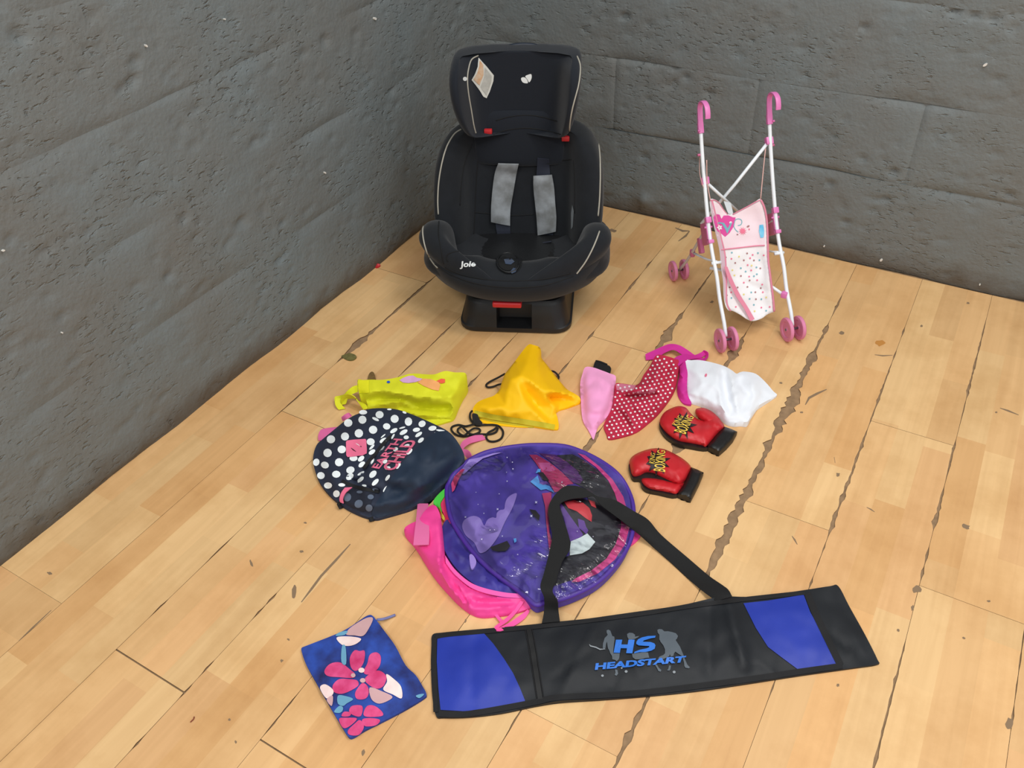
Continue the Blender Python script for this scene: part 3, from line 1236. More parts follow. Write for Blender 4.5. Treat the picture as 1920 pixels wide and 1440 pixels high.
br = []
for z, w, wi, dep in [(.13, .205, .140, .07), (.16, .222, .145, .10), (.22, .235, .147, .12), (.28, .239, .147, .115), (.33, .239, .147, .105), (.38, .235, .146, .095),
                      (.42, .226, .144, .085), (.445, .212, .142, .07), (.462, .194, .138, .05), (.472, .170, .130, .025), (.474, .150, .12, .012)]:
    br.append(c_ring(z, w, wi, fbz(z), dep))
backrest = seat_obj('backrest', br, FAB, lv=1)

# headrest
hr = []


def fbh(z):
    return -0.298 - 0.13 * (z - 0.48)


for z, w, wi, dep in [(.470, .128, .095, .05), (.482, .140, .103, .07), (.51, .150, .108, .095), (.55, .161, .114, .115), (.59, .169, .118, .12), (.63, .172, .12, .115),
                      (.652, .171, .122, .10), (.666, .169, .128, .072), (.674, .166, .134, .04), (.677, .160, .138, .018)]:
    hr.append(c_ring(z, w, wi, fbh(z), dep, th=.07))
headrest = seat_obj('headrest', hr, FAB2, lv=1)

# hip wings: ear-shaped side pads
def hip_wing(sgn):
    prof = [(.045, .170), (.050, .192), (.036, .215), (.010, .245), (-.025, .272), (-.065, .288), (-.105, .290), (-.145, .280), (-.185, .255), (-.20, .22), (-.19, .18),
            (-.12, .158), (-.03, .150)]
    cx, cz = -.075, .21
    rings = []
    for dx, s_ in [(.012, .55), (.005, .82), (-.010, .97), (-.028, 1.0), (-.048, .98), (-.066, .86), (-.076, .60)]:
        r = []
        for f, z in prof:
            ff, zz = cx + (f - cx) * s_, cz + (z - cz) * s_
            xo = .256 - 1.35 * max(0, ff + .07) ** 1.6 * 4.2 - .10 * max(0, -.12 - ff)
            r.append((sgn * (xo + dx), ff, zz))
        rings.append(r)
    return seat_obj('hip_wing', rings, FAB, lv=2)


wingL, wingR = hip_wing(-1), hip_wing(1)
neck = []
for x_, dd in [(-.128, -.010), (-.120, .001), (-.09, .005), (-.04, .006), (0, .006), (.04, .006), (.09, .005), (.120, .001), (.128, -.010)]:
    c = []
    for z, k in [(.375, -.012), (.380, -.002), (.390, .003), (.42, .005), (.46, .005), (.50, .002), (.53, -.006)]:
        f0 = -.287 - (z - .385) * .085
        c.append((x_, f0 + dd + k, z - .006 * (1 - (x_ / .128) ** 2) * (z < .40)))
    neck.append(c + [(x_, -.325, .53), (x_, -.325, .375)])
neck = seat_obj('neck_panel', neck, FAB2, lv=1)
BVS = bvh_of(bowl, backrest, headrest, wingL, wingR, neck)
BVN = bvh_of(neck, headrest)
BVH_ = bvh_of(headrest)
BVB = bvh_of(backrest)
BVC = bvh_of(bowl, wingL, wingR)


def seat_line(name, pts, r, mt, parent, bv=None, n=6, off=0.4, dens=6):
    P = []
    for px, py in catmull(pts, dens):
        h = hit(bv or BVS, px, py)
        if h is not None:
            P.append(np.array(hit(bv or BVS, px, py, r * off)))
    if len(P) > 2:
        # drop jumps in depth
        Q = [P[0]]
        for p in P[1:]:
            if np.linalg.norm(p - Q[-1]) < 0.05:
                Q.append(p)
        return tube(name, Q, r, mt, parent, n=n, sub=1)


# piping
seat_line('piping', [(865, 243), (852, 252), (838, 275), (829, 305), (823, 340), (821, 375), (822, 402)], .0022, PIPE, backrest, BVB)
seat_line('piping', [(1103, 236), (1112, 244), (1120, 262), (1124, 290), (1125, 330), (1124, 370), (1121, 405)], .0022, PIPE, backrest, BVB)
seat_line('piping', [(897, 104), (884, 112), (878, 130), (876, 150), (878, 175), (883, 205), (888, 235), (892, 250)], .0020, PIPE, headrest, BVH_)
seat_line('piping', [(1082, 106), (1087, 120), (1087, 140), (1083, 165), (1075, 195), (1069, 225), (1067, 248)], .0020, PIPE, headrest, BVH_)
seat_line('piping', [(798, 417), (793, 430), (795, 452), (802, 475), (812, 492), (821, 502)], .0022, PIPE, bowl, BVC)
seat_line('piping', [(1124, 434), (1118, 450), (1109, 470), (1098, 490), (1088, 504), (1081, 513)], .0022, PIPE, bowl, BVC)
# seams
for P in ([(930, 226), (955, 219), (985, 216), (1015, 219), (1045, 227)], [(925, 253), (950, 244), (985, 240), (1020, 244), (1052, 252)]):
    seat_line('seam', P, .0014, SEAM, neck, BVN, n=5, off=.2)
for P in ([(897, 297), (940, 300), (985, 302), (1030, 302), (1072, 299)], [(890, 398), (925, 401), (960, 404), (1000, 402)], [(885, 270), (872, 300), (865, 340), (862, 385)],
          [(896, 300), (893, 340), (890, 400), (888, 440)], [(1076, 300), (1078, 340), (1078, 400)]):
    seat_line('seam', P, .0014, SEAM, backrest, BVB, n=5, off=.2)
for P in ([(835, 502), (870, 516), (920, 525), (970, 527), (1020, 523), (1070, 512)], [(815, 495), (850, 517), (900, 533), (960, 539), (1020, 535), (1075, 518)],
          [(840, 490), (838, 480), (846, 474), (865, 472), (920, 482), (935, 488)], [(975, 484), (1000, 482), (1050, 482), (1065, 490), (1072, 505)],
          [(823, 415), (822, 440), (828, 470), (832, 495)]):
    seat_line('seam', P, .0014, SEAM, bowl, BVC, n=5, off=.2)


# flat pieces laid on the padding
def patch(name, poly, bv, mt, parent, off=0.002, th=0.0, step=7, smooth=False, label=None):
    P = np.array(poly, float)
    if smooth:
        P = catmull(P, 4, True)
    B = resample(P, step, True)
    pts, tri = cdt(B, step, 2)
    top, low = [], []
    for x, y in pts:
        a = hit(bv, x, y, off)
        if a is None:
            a = hit(bv, x + 1, y, off) or hit(bv, x - 1, y, off) or Vector(seat_plane(x, y, -0.25))
        top.append(np.array(a))
    k = len(pts)
    a, b, c = tri[0]
    if np.dot(np.cross(top[b] - top[a], top[c] - top[a]), CAM - top[a]) < 0:
        tri = [t[::-1] for t in tri]
    V, F = list(top), list(tri)
    if th:
        back = [p - (CAM - p) / np.linalg.norm(CAM - p) * th for p in top]
        V += back
        cnt = set((f[i], f[(i + 1) % 3]) for f in tri for i in range(3))
        F = F + [[f[2] + k, f[1] + k, f[0] + k] for f in tri]
        F += [[e[1], e[0], e[0] + k, e[1] + k] for e in cnt if (e[1], e[0]) not in cnt]
    o = mesh_obj(name, V, F, mt, parent, label=label)
    if th:
        sharp(o, 50)
    return o


# harness
def smooth_ribbon(name, A, B, bv, mt, th, lift, parent, sub=5):
    RA, RB = [], []
    for (L, R_) in ((A, RA), (B, RB)):
        for px, py in L:
            h = hit(bv, px, py, lift)
            R_.append(np.array(h))
    return ribbon3(name, RA, RB, mt, parent, th, sub)


def ribbon3(name, PA, PB, mt, parent, th, sub=5, puff=0.0):
    PA, PB = catmull(np.array(PA), sub), catmull(np.array(PB), sub)
    V, F = [], []
    n = len(PA)
    K = 6
    for i in range(n):
        t = PA[min(i + 1, n - 1)] - PA[max(i - 1, 0)]
        w = PB[i] - PA[i]
        nr = np.cross(t, w)
        nr /= np.linalg.norm(nr) + 1e-12
        if np.dot(nr, CAM - PA[i]) < 0:
            nr = -nr
        e = min(1, min(i, n - 1 - i) / 2.0)
        for j in range(K + 1):
            s = j / K
            V.append(PA[i] + w * s + nr * (puff * (0.35 + 0.65 * e) * (1 - (2 * s - 1) ** 4)))
        for j in range(K + 1):
            V.append(PA[i] + w * (1 - j / K) - nr * th)
    m_ = 2 * (K + 1)
    for i in range(n - 1):
        for j in range(m_):
            F.append([i * m_ + j, i * m_ + (j + 1) % m_, (i + 1) * m_ + (j + 1) % m_, (i + 1) * m_ + j])
    F.append(list(range(m_))[::-1])
    F.append([(n - 1) * m_ + j for j in range(m_)])
    return sharp(fix_normals(mesh_obj(name, V, F, mt, parent)), 55)


har = smooth_ribbon('harness_strap', [(929, 410), (931, 430), (936, 448), (943, 458)], [(956, 412), (957, 430), (958, 448), (960, 462)], BVS, WEB, .002, .006, seat)
smooth_ribbon('harness_strap', [(1008, 295), (1007, 310), (1006, 328)], [(1030, 297), (1031, 312), (1032, 328)], BVS, WEB, .002, .005, seat)
smooth_ribbon('harness_strap', [(1012, 436), (1015, 448), (1018, 458)], [(1038, 432), (1037, 445), (1034, 456)], BVS, WEB, .002, .006, seat)


def lift_pts(L, d):
    out = []
    for px, py in L:
        out.append(np.array(hit(BVS, px, py, d)))
    return out


ribbon3('harness_pad', lift_pts([(935, 303), (928, 325), (923, 360), (921, 390), (921, 414)], .012),
        lift_pts([(973, 304), (969, 325), (963, 360), (958, 390), (957, 421)], .012), PADG, seat, .004, 5, .006)
ribbon3('harness_pad', lift_pts([(1001, 328), (1001, 350), (1004, 380), (1007, 410), (1009, 439)], .012),
        lift_pts([(1036, 326), (1040, 350), (1043, 380), (1045, 405), (1044, 432)], .012), PADG, seat, .004, 5, .006)
# dark slots where straps enter and the crotch buckle well
for e_ in (ell(967, 471, 15, 6, 10), ell(1004, 468, 14, 6, 10), ell(1027, 475, 12, 5, 20), ell(925, 472, 7, 4, 20)):
    patch('belt_slot', e_, BVS, DARK, seat, .0015, smooth=True, step=5)
well = patch('buckle_well', [(930, 484), (934, 474), (955, 470), (975, 477), (979, 490), (975, 505), (962, 514), (945, 513), (934, 500)], BVS, PLAS, seat, .003, .002, 6, True)
patch('buckle_opening', ell(951, 496, 16, 13, 15), BVS, DARK, well, .0045, smooth=True, step=5)
P = [np.array(hit(BVS, x, y, .005)) for x, y in ell(953, 495, 21, 18, 15, 20)]
tube('ring', P, .0026, PLAS, well, n=8, sub=1, closed=True)
GLOSS = mat('blue_grey_gloss_plastic', (70, 82, 104), 0.18)
patch('buckle_tongue', [(945, 490), (958, 487), (965, 494), (958, 499), (948, 498)], BVS, GLOSS, well, .006, .001, 5)
patch('buckle_tongue', [(957, 512), (963, 505), (970, 507), (967, 513), (960, 516)], BVS, GLOSS, well, .006, .001, 5)
# print: two leaves and the word
patch('leaf_logo', [(977, 148), (979, 145), (984, 145), (988, 149), (990, 155), (986, 156), (980, 154)], BVH_, WHITEP, headrest, .0012, smooth=True, step=4)
patch('leaf_logo', [(985, 143), (990, 140), (996, 139), (997, 145), (995, 151), (992, 154), (989, 149)], BVH_, WHITEP, headrest, .0012, smooth=True, step=4)
place_text('brand_print', 'Joie', [(863, 504), (891, 503), (892, 491), (864, 490)], WHITEP, bowl, bv=BVS, off=.0030, bold=.03)
# sticker on the left head wing
STKE = mat('white_sticker_edge', (205, 206, 200), 0.45)
STKO = mat('orange_sticker_print', (196, 148, 104), 0.5, rgb2=(205, 190, 170), vscale=60)
STKG = mat('grey_sticker_print', (172, 172, 166), 0.45, var=.12, vscale=90)
stk = patch('warning_sticker', [(897, 108), (912, 124), (926, 141), (925, 152), (918, 172), (912, 184), (906, 181), (896, 166), (883, 150), (890, 138), (895, 125)], BVH_, STKE, headrest, .002, .0006, 6,
            label='diamond sticker in white, orange and grey')
patch('orange_panel', [(899, 113), (906, 122), (906, 140), (898, 160), (886, 149), (893, 138), (898, 124)], BVH_, STKO, stk, .0032, step=5)
patch('grey_panel', [(909, 126), (922, 142), (921, 153), (912, 179), (900, 163), (908, 142)], BVH_, STKG, stk, .0032, step=5)
patch('leaf_tag', ell(871, 148, 4, 4), BVH_, WHITEP, headrest, .0015, step=3)
# red belt guides under the head wings
for (px, py) in ((915, 249), (1062, 259)):
    h = np.array(hit(BVS, px, py, .004))
    rbox('belt_guide', h, (.011, .006, .007), RED, seat, .003, [np.array([math.cos(TH), math.sin(TH), 0]), np.array([math.sin(TH), -math.cos(TH), 0]), np.array([0, 0, 1])])
# recline lever, handle on top
AX = [np.array([math.cos(TH), math.sin(TH), 0]), np.array([math.sin(TH), -math.cos(TH), 0]), np.array([0, 0, 1])]
rbox('recline_lever', seat_plane(951, 569, .022), (.040, .012, .008), RED, seat, .005, AX, 3)
HND = mat('navy_plastic', (30, 38, 52), 0.4)
tube('headrest_handle', [sl(-.045, -.375, .655), sl(-.03, -.38, .670), sl(0.012, -.382, .675), sl(.05, -.38, .670), sl(.065, -.375, .655)], .006, HND, seat, n=8)
patch('chrome_slot', [(1074, 384), (1077, 396), (1075, 425), (1072, 430), (1072, 400)], BVS, mat('bare_metal_edge', (150, 156, 160), .4), backrest, .002, step=5)
rbox('side_label', sl(.240, -.16, .185), (.004, .006, .012), mat('orange_label', (220, 170, 90), .5), seat, .001, AX)
# ------------------------------------------------------------------ doll stroller
sf_ = np.array([.667, -.746, 0.0])
sf_ /= np.linalg.norm(sf_)
sx_ = np.array([-sf_[1], sf_[0], 0.0])
DO = np.array([1.196, -.530, 0.0])
strl = empty('doll_stroller', tuple(DO), 'pink and white toy doll stroller with a printed fabric seat, standing near the wall', 'toy stroller',
             math.atan2(sx_[1], sx_[0]))
WT = mat('white_enamel_tube', (240, 246, 252), 0.3)
PK = mat('pink_plastic', (228, 126, 190), 0.4)
PKD = mat('deep_pink_plastic', (205, 108, 150), 0.45)
PKW = mat('pink_wheel_plastic', (222, 132, 170), 0.45)
STEEL = mat('grey_rivet', (120, 122, 126), 0.35, metal=0.8)
CLOTHW = mat('white_stroller_fabric', (240, 238, 240), 0.85, bump=0.15, bscale=600, var=.03, vscale=30)
CLOTHP = mat('pale_pink_stroller_fabric', (243, 222, 230), 0.85, bump=0.15, bscale=600)
TRIM = mat('pink_bias_trim', (226, 138, 162), 0.8)
CORDP = mat('pale_pink_cord', (222, 178, 170), 0.8)


def dl(x, f, z):
    return DO + sx_ * x + sf_ * f + np.array([0, 0, z])


def on_x(px, py, xv):
    q = ray(px, py)
    return CAM + q * ((xv - (CAM - DO) @ sx_) / (q @ sx_))


TP = [(-.006, .040), (-.028, .072), (-.072, .118), (-.107, .168), (-.150, .212), (-.186, .258), (-.222, .318), (-.256, .378), (-.286, .435), (-.312, .490)]


def along(z):
    return float(np.interp(z, [p[1] for p in TP], [p[0] for p in TP]))


for s in (-1, 1):
    x = .0965 * s
    tube('push_tube', [dl(x, f, z) for f, z in TP], .0052, WT, strl, n=12, sub=3)
    # flat hooked handle
    hp = [(-.311, .488), (-.320, .508), (-.330, .535), (-.334, .553), (-.326, .566), (-.310, .571), (-.292, .566), (-.282, .552), (-.279, .540)]
    hb = catmull(np.array([[p[0], p[1], 0] for p in hp]), 4)
    V, F = [], []
    for i, p in enumerate(hb):
        t = hb[min(i + 1, len(hb) - 1)] - hb[max(i - 1, 0)]
        t /= np.linalg.norm(t)
        nr = np.array([-t[1], t[0]])
        hwid = .0072 if i > 4 else .0078
        hth = .0028 if i > 9 else .0072 - .0044 * min(1, i / 9)
        for a in np.linspace(0, 2 * math.pi, 12, endpoint=False):
            ca, sa = math.cos(a), math.sin(a)
            ca, sa = math.copysign(abs(ca) ** .5, ca), math.copysign(abs(sa) ** .5, sa)
            V.append(dl(x + hwid * ca, p[0] + nr[0] * hth * sa, p[1] + nr[1] * hth * sa))
    n_ = len(hb)
    for i in range(n_ - 1):
        for j in range(12):
            F.append([i * 12 + j, i * 12 + (j + 1) % 12, (i + 1) * 12 + (j + 1) % 12, (i + 1) * 12 + j])
    F += [list(range(12)), [(n_ - 1) * 12 + j for j in range(12)]]
    sharp(fix_normals(mesh_obj('handle', V, F, PK, strl)), 40)
    tube('button', [dl(x + .006 * s, along(.48), .497), dl(x + .0105 * s, along(.48), .497)], .003, PK, strl, n=8, sub=1)
    # rear leg
    rl = [(-.196, .262), (-.232, .225), (-.275, .155), (-.318, .09), (-.362, .034)]
    tube('rear_leg', [dl(x * .98, f, z) for f, z in rl], .0042, mat('pale_grey_tube', (206, 200, 204), .35), strl, n=10, sub=3)
    # folding joint
    A3 = [sx_, sf_, np.array([0, 0, 1.0])]
    td = np.array(dl(0, along(.28), .28)) - np.array(dl(0, along(.22), .22))
    td /= np.linalg.norm(td)
    nd = np.cross(sx_, td)
    for zz in (.288, .240):
        rbox('clip_ring', dl(x, along(zz), zz), (.0078, .0078, .008 if zz > .26 else .005), PK, strl, .002, [sx_, nd, td])
    rbox('hinge_sleeve', dl(x, along(.264) - .003, .264 - .002), (.0066, .0048, .024), PK, strl, .002, [sx_, nd, td])
    rbox('hinge_plate', dl(x * .99, -.212, .240), (.0045, .020, .030), PKD, strl, .003, [sx_, nd, td])
    rbox('hinge_block', dl(x * .97, -.236, .190), (.006, .010, .022), PKD, strl, .003, [sx_, nd, td])
    tube('rivet', [dl(x - .011, -.197, .27), dl(x + .011, -.197, .27)], .003, PK, strl, n=8, sub=1)
    # lower folding link: two flat bars from rear leg to front tube
    tube('side_link', [dl(x * .95, -.292, .135), dl(x * .90, -.20, .165), dl(x * .93, along(.195) - .004, .197)], .0045, WT, strl, n=8, sub=2, flat=.6)
    tube('rivet', [dl(x * .80, along(.195), .195), dl(x * 1.08, along(.195), .195)], .0042, WT, strl, n=10, sub=1)
    rbox('link_clip', dl(x * .96, -.288, .135), (.006, .008, .010), PKD, strl, .003, A3)
    # upper clips of the crossed braces
    zc = .375 if s < 0 else .447
    rbox('brace_clip', dl(x + (.004 if s < 0 else -.001), along(zc) - .006, zc), (.010, .008, .010), PK, strl, .003, [sx_, nd, td])
    tube('rivet', [dl(x + s * .004, along(.435) - .004, .437), dl(x + s * .012, along(.435) - .004, .437)], .0035, PKD, strl, n=8, sub=1)
    # wheels in pairs
    for (cf, cz, rr) in ((0.0, .0335, .0335), (-.364, .031, .031)):
        tube('axle', [dl(x - .022, cf, cz), dl(x + .022, cf, cz)], .0035, STEEL, strl, n=8, sub=1)
        for dx in (-.0175, .0175):
            pr = [(0, .0035), (.006, .0035), (.006, .0025), (.008, .0015), (rr * .62, .0015), (rr * .70, .0045), (rr * .95, .005), (rr, .003), (rr, -.003), (rr * .95, -.005),
                  (rr * .70, -.0045), (rr * .62, -.0015), (.008, -.0015), (.006, -.0035), (0, -.0035)]
            NN = 36
            rings = []
            for r_, w_ in pr:
                r_ = max(r_, .0002)
                rings.append([dl(x + dx + w_, cf + r_ * math.cos(2 * math.pi * q / NN), cz + r_ * math.sin(2 * math.pi * q / NN)) for q in range(NN)])
            V, F = loft(rings, True, True)
            wh = sharp(fix_normals(mesh_obj('wheel', V, F, PKW, strl)), 30)
            tube('hub', [dl(x + dx - .0055, cf, cz), dl(x + dx + .0055, cf, cz)], .0022, STEEL, wh, n=8, sub=1)
# crossed braces behind the seat and front cross bar
bl = (dl(-.090, along(.375) - .004, .372), dl(.045, -.30, .235))
br_ = (dl(.094, along(.447) - .004, .446), dl(-.075, -.30, .225))
tube('cross_brace', [bl[0], (bl[0] + bl[1]) / 2, bl[1]], .0042, WT, strl, n=10, sub=1)
tube('cross_brace', [br_[0] + sf_ * .0, (br_[0] + br_[1]) / 2 + sf_ * .009, br_[1] + sf_ * .009], .0046, WT, strl, n=10, sub=1)
tube('front_brace', [dl(-.075, -.20, .135), dl(.03, -.13, .128), dl(.090, along(.105), .103)], .0045, WT, strl, n=10, sub=2)
rbox('brace_clip', dl(.088, along(.105) - .003, .106), (.008, .008, .008), PK, strl, .003)

# fabric seat hung between the tubes
p0, p1 = np.array(dl(0, -.030, .072)), np.array(dl(0, -.286, .435))
tdir = (p1 - p0) / np.linalg.norm(p1 - p0)
tnor = np.cross(sx_, tdir)
if np.dot(tnor, CAM - p0) < 0:
    tnor = -tnor


def stmap(px, py, h):
    out = []
    for a, b, c in zip(np.atleast_1d(px), np.atleast_1d(py), np.atleast_1d(h)):
        q = ray(a, b)
        o_ = p0 + tnor * c
        out.append(CAM + q * (((o_ - CAM) @ tnor) / (q @ tnor)))
    return np.array(out)


OUT = [(1331, 375, -.010), (1340, 374, -.010), (1349, 380, -.016), (1356, 391, -.024), (1364, 401, -.028), (1374, 401, -.028), (1387, 394, -.026), (1402, 386, -.020), (1416, 378, -.010), (1426, 373, -.006),
       (1432, 386, -.008), (1436, 405, -.012), (1438, 430, -.014), (1439, 460, -.016), (1440, 490, -.018), (1443, 512, -.010), (1446, 535, -.012), (1449, 560, -.016), (1451, 583, -.020), (1447, 586, -.022),
       (1438, 590, -.022), (1428, 597, -.018), (1412, 602, -.016), (1400, 598, -.018), (1388, 590, -.022), (1374, 583, -.022), (1366, 582, -.018), (1360, 572, -.016), (1357, 555, -.018), (1356, 530, -.020), (1352, 500, -.022),
       (1350, 475, -.022), (1345, 450, -.018), (1339, 425, -.014), (1334, 400, -.010)]
st = sheet('fabric_seat', OUT, CLOTHW, strl, ctrl=[(1375, 420, -.030), (1400, 420, -.030), (1390, 460, -.036), (1395, 510, -.044), (1400, 540, -.040), (1390, 560, -.028), (1420, 575, -.034), (1420, 500, -.036)],
           creases=[(1370, 518, 1435, 545, -.006, 3.5), (1360, 520, 1395, 548, .005, 3.0)], nz=(.002, 22), mapper=stmap, floor=False, step=5, seed=4)
# solid cloth thickness
md = st.o.modifiers.new('s', 'SOLIDIFY')
md.thickness = .0012
md.offset = -1
bake(st.o)
back = decal('back_panel', [(1334, 379), (1348, 382), (1356, 393), (1366, 404), (1376, 403), (1402, 389), (1424, 378), (1430, 390), (1434, 420), (1434, 459), (1415, 461), (1380, 465), (1352, 468), (1345, 440), (1338, 405)],
             st, CLOTHP, strl, off=.0012)


def st_line(name, pts, r, mt, off=.001, parent=strl, dens=4):
    c = catmull(np.array(pts, float), dens)
    z = st.z(c[:, 0], c[:, 1]) + off
    return tube(name, stmap(c[:, 0], c[:, 1], z), r, mt, parent, n=7, sub=1, flat=.5)


decal('side_panel', [(1332, 377), (1337, 379), (1341, 400), (1346, 425), (1352, 450), (1358, 475), (1360, 500), (1361, 540), (1361, 570), (1358, 556), (1357, 530), (1353, 500), (1351, 475), (1346, 450), (1340, 425), (1335, 400)], st, mat('mauve_side_fabric', (206, 178, 190), .85), strl, off=.0016, step=4)
st_line('waist_piping', [(1352, 468), (1380, 465), (1415, 461), (1434, 460)], .0030, TRIM)
st_line('edge_trim', [(1331, 376), (1340, 375), (1349, 381), (1356, 392), (1364, 402)], .0022, TRIM)
st_line('edge_trim', [(1374, 402), (1387, 395), (1402, 387), (1416, 379), (1425, 375)], .0022, TRIM)
st_line('edge_trim', [(1427, 375), (1433, 388), (1437, 406), (1439, 430), (1440, 460), (1441, 490), (1444, 513), (1447, 536), (1450, 560), (1452, 584)], .0040, TRIM)
st_line('edge_trim', [(1335, 376), (1341, 400), (1347, 425), (1353, 450), (1359, 475), (1361, 500), (1362, 530), (1362, 555), (1364, 572), (1370, 583)], .0026, TRIM)
# leg strap hanging across the front
ribbon('leg_strap', [(1358, 500, -.008), (1366, 525, -.010), (1380, 555, -.016), (1395, 578, -.014), (1407, 602, -.008)],
       [(1364, 500, -.008), (1374, 525, -.010), (1388, 553, -.016), (1403, 577, -.014), (1415, 598, -.008)], TRIM, strl, .0012, mapper=lambda p: stmap(*p)[0])
# hanging cords and care label
tube('cord', [on_x(1437, 265, .094), stmap(1432, 310, -.004)[0], stmap(1426, 374, -.006)[0]], .0014, CORDP, strl, n=6, sub=4)
tube('cord', [on_x(1325, 300, -.094), stmap(1326, 340, -.004)[0], stmap(1332, 376, -.008)[0]], .0014, CORDP, strl, n=6, sub=4)
tube('cord', [on_x(1312, 290, -.100), on_x(1312, 325, -.104), on_x(1319, 352, -.102)], .0010, CORDP, strl, n=6, sub=4)
ribbon('care_label', [(1357, 377, -.055), (1362, 392, -.040), (1366, 401, -.031)], [(1370, 380, -.055), (1373, 392, -.040), (1375, 402, -.031)],
       mat('care_label_white', (214, 218, 220), .6), strl, .0006, mapper=lambda p: stmap(*p)[0])
# prints
HOT = mat('magenta_print', (222, 76, 158), .7)
TEAL = mat('teal_print', (120, 178, 190), .7)
SKY = mat('sky_blue_label', (84, 190, 236), .5, rgb2=(140, 214, 244), vscale=60)
CORAL = mat('coral_print', (236, 120, 150), .7)
BROWN = mat('brown_print', (170, 120, 120), .7)
YEL = mat('pale_yellow_print', (232, 214, 130), .7)
WPR = mat('white_fabric_print', (242, 238, 240), .7)
X4 = (1220, 400, 1813 / 340)
hrt = decal('heart_print', [(628, 40), (645, 12), (668, 8), (690, 14), (708, 55), (730, 22), (780, 20), (820, 40), (848, 40), (845, 80), (825, 140), (790, 195), (745, 235), (710, 205), (670, 180), (650, 140), (635, 90)],
            st, HOT, strl, off=.0020, xf=X4)
multi_decal('flower_print', [(0, [(690 + r_ * math.cos(t), 142 + r_ * math.sin(t)) for t, r_ in ((math.pi * i / 5, 30 if i % 2 else 17) for i in range(10))]),
                             (1, ell(690, 142, 7, 8)), (2, [(668, 95), (690, 88), (735, 95), (770, 150), (800, 90), (815, 95), (785, 165), (765, 205), (750, 170), (715, 108), (690, 100), (672, 108)]),
                             (0, ell(800, 92, 14, 12))], st, [WPR, HOT, TEAL], hrt, off=.0028, step=3, xf=X4, kind=None)
tend = []
for c in ([(838, 95), (832, 130), (850, 165), (878, 190)], [(838, 95), (845, 68), (875, 55), (905, 65), (912, 90), (900, 115), (870, 122)]):
    c = catmull(np.array(c, float), 3)
    tend.append((0, stroke(c, 4)))
tend.append((1, [(920 + r_ * math.cos(t), 178 + r_ * math.sin(t)) for t, r_ in ((2 * math.pi * i / 22, 44 if i % 2 else 20) for i in range(22))]))
tend += [(2, ell(975, 130, 16, 9, -30)), (2, ell(868, 212, 9, 7)), (1, ell(985, 160, 7, 9))]
multi_decal('floral_print', tend, st, [TEAL, CORAL, BROWN], strl, off=.0022, step=4, xf=X4, kind=None)
decal('fabric_label', [(1424, 422), (1431, 421), (1433, 434), (1432, 445), (1426, 446), (1423, 434)], st, SKY, strl, off=.0026, step=4)
dots = []
for i, (x, y) in enumerate([(737, 395), (812, 393), (884, 432), (965, 400), (1020, 415), (1073, 397), (1130, 420), (752, 440), (808, 454), (932, 469), (995, 448), (1033, 470), (1088, 468), (846, 496), (970, 517),
                            (1010, 522), (1058, 540), (1097, 549), (902, 548), (818, 568), (950, 582), (1005, 570), (1062, 608), (838, 620), (903, 626), (985, 632), (1033, 628), (1065, 668), (990, 670),
                            (932, 692), (968, 735), (1115, 712), (1100, 748), (1006, 790), (1047, 788), (1122, 788), (1155, 840), (1107, 858), (1053, 858), (990, 855), (932, 810), (1032, 915), (1107, 942),
                            (1155, 973), (1040, 978), (790, 740), (805, 790), (808, 846), (852, 935), (870, 740), (1190, 935), (762, 820)]):
    dots.append(([0, 1, 2, 3, 0, 1, 2][(i * 5 + i // 3) % 7], ell(x, y, 9, 9, 0, 8)))
multi_decal('dot_print', dots, st, [CORAL, TEAL, BROWN, YEL], strl, off=.0016, step=3, xf=X4)
# ------------------------------------------------------------------ things laid out on the floor
def thing_at(name, px, py, label, cat, group=None):
    p = at(px, py, 0)
    return empty(name, (p[0], p[1], 0.0), label, cat, 0.0, group)


def X(L, x0, y0, s):
    """crop coordinates to view coordinates; optional third value is a height"""
    return [((p[0] / s + x0, p[1] / s + y0) + tuple(p[2:])) for p in L]


# ---- hockey stick bag
NYL = mat('black_nylon', (25, 28, 33), 0.55, bump=0.12, bscale=900, var=.08, vscale=14, spec=.35)
BIND = mat('black_binding_tape', (18, 18, 21), 0.8, bump=.2, bscale=700)
BLUE = mat('royal_blue_nylon', (32, 54, 162), 0.5, bump=0.1, bscale=900, var=.08, vscale=10, spec=.45)
STRAP = mat('black_webbing', (17, 17, 18), 0.85, bump=.25, bscale=900)
hb = thing_at('hockey_stick_bag', 1230, 1230, 'long black and royal blue stick bag with a shoulder strap, lying flat in front', 'stick bag')
HB = [(811, 1190, .006), (830, 1186, .008), (870, 1182, .012), (940, 1176, .012), (985, 1172, .01), (1050, 1165, .012), (1100, 1160, .012), (1150, 1153, .014), (1200, 1146, .016), (1250, 1139, .014), (1290, 1132, .016), (1350, 1119, .018),
      (1400, 1119, .016), (1440, 1116, .012), (1510, 1106, .012), (1556, 1099, .014), (1572, 1099, .010), (1592, 1136, .006), (1622, 1190, .005), (1645, 1236, .005), (1645, 1245, .005), (1600, 1252, .005), (1500, 1266, .005),
      (1400, 1281, .006), (1300, 1296, .005), (1200, 1306, .005), (1120, 1311, .007), (1050, 1314, .010), (1000, 1324, .006), (940, 1337, .005), (880, 1344, .005), (832, 1345, .005), (818, 1342, .005), (811, 1310, .005), (808, 1250, .006), (809, 1210, .006)]
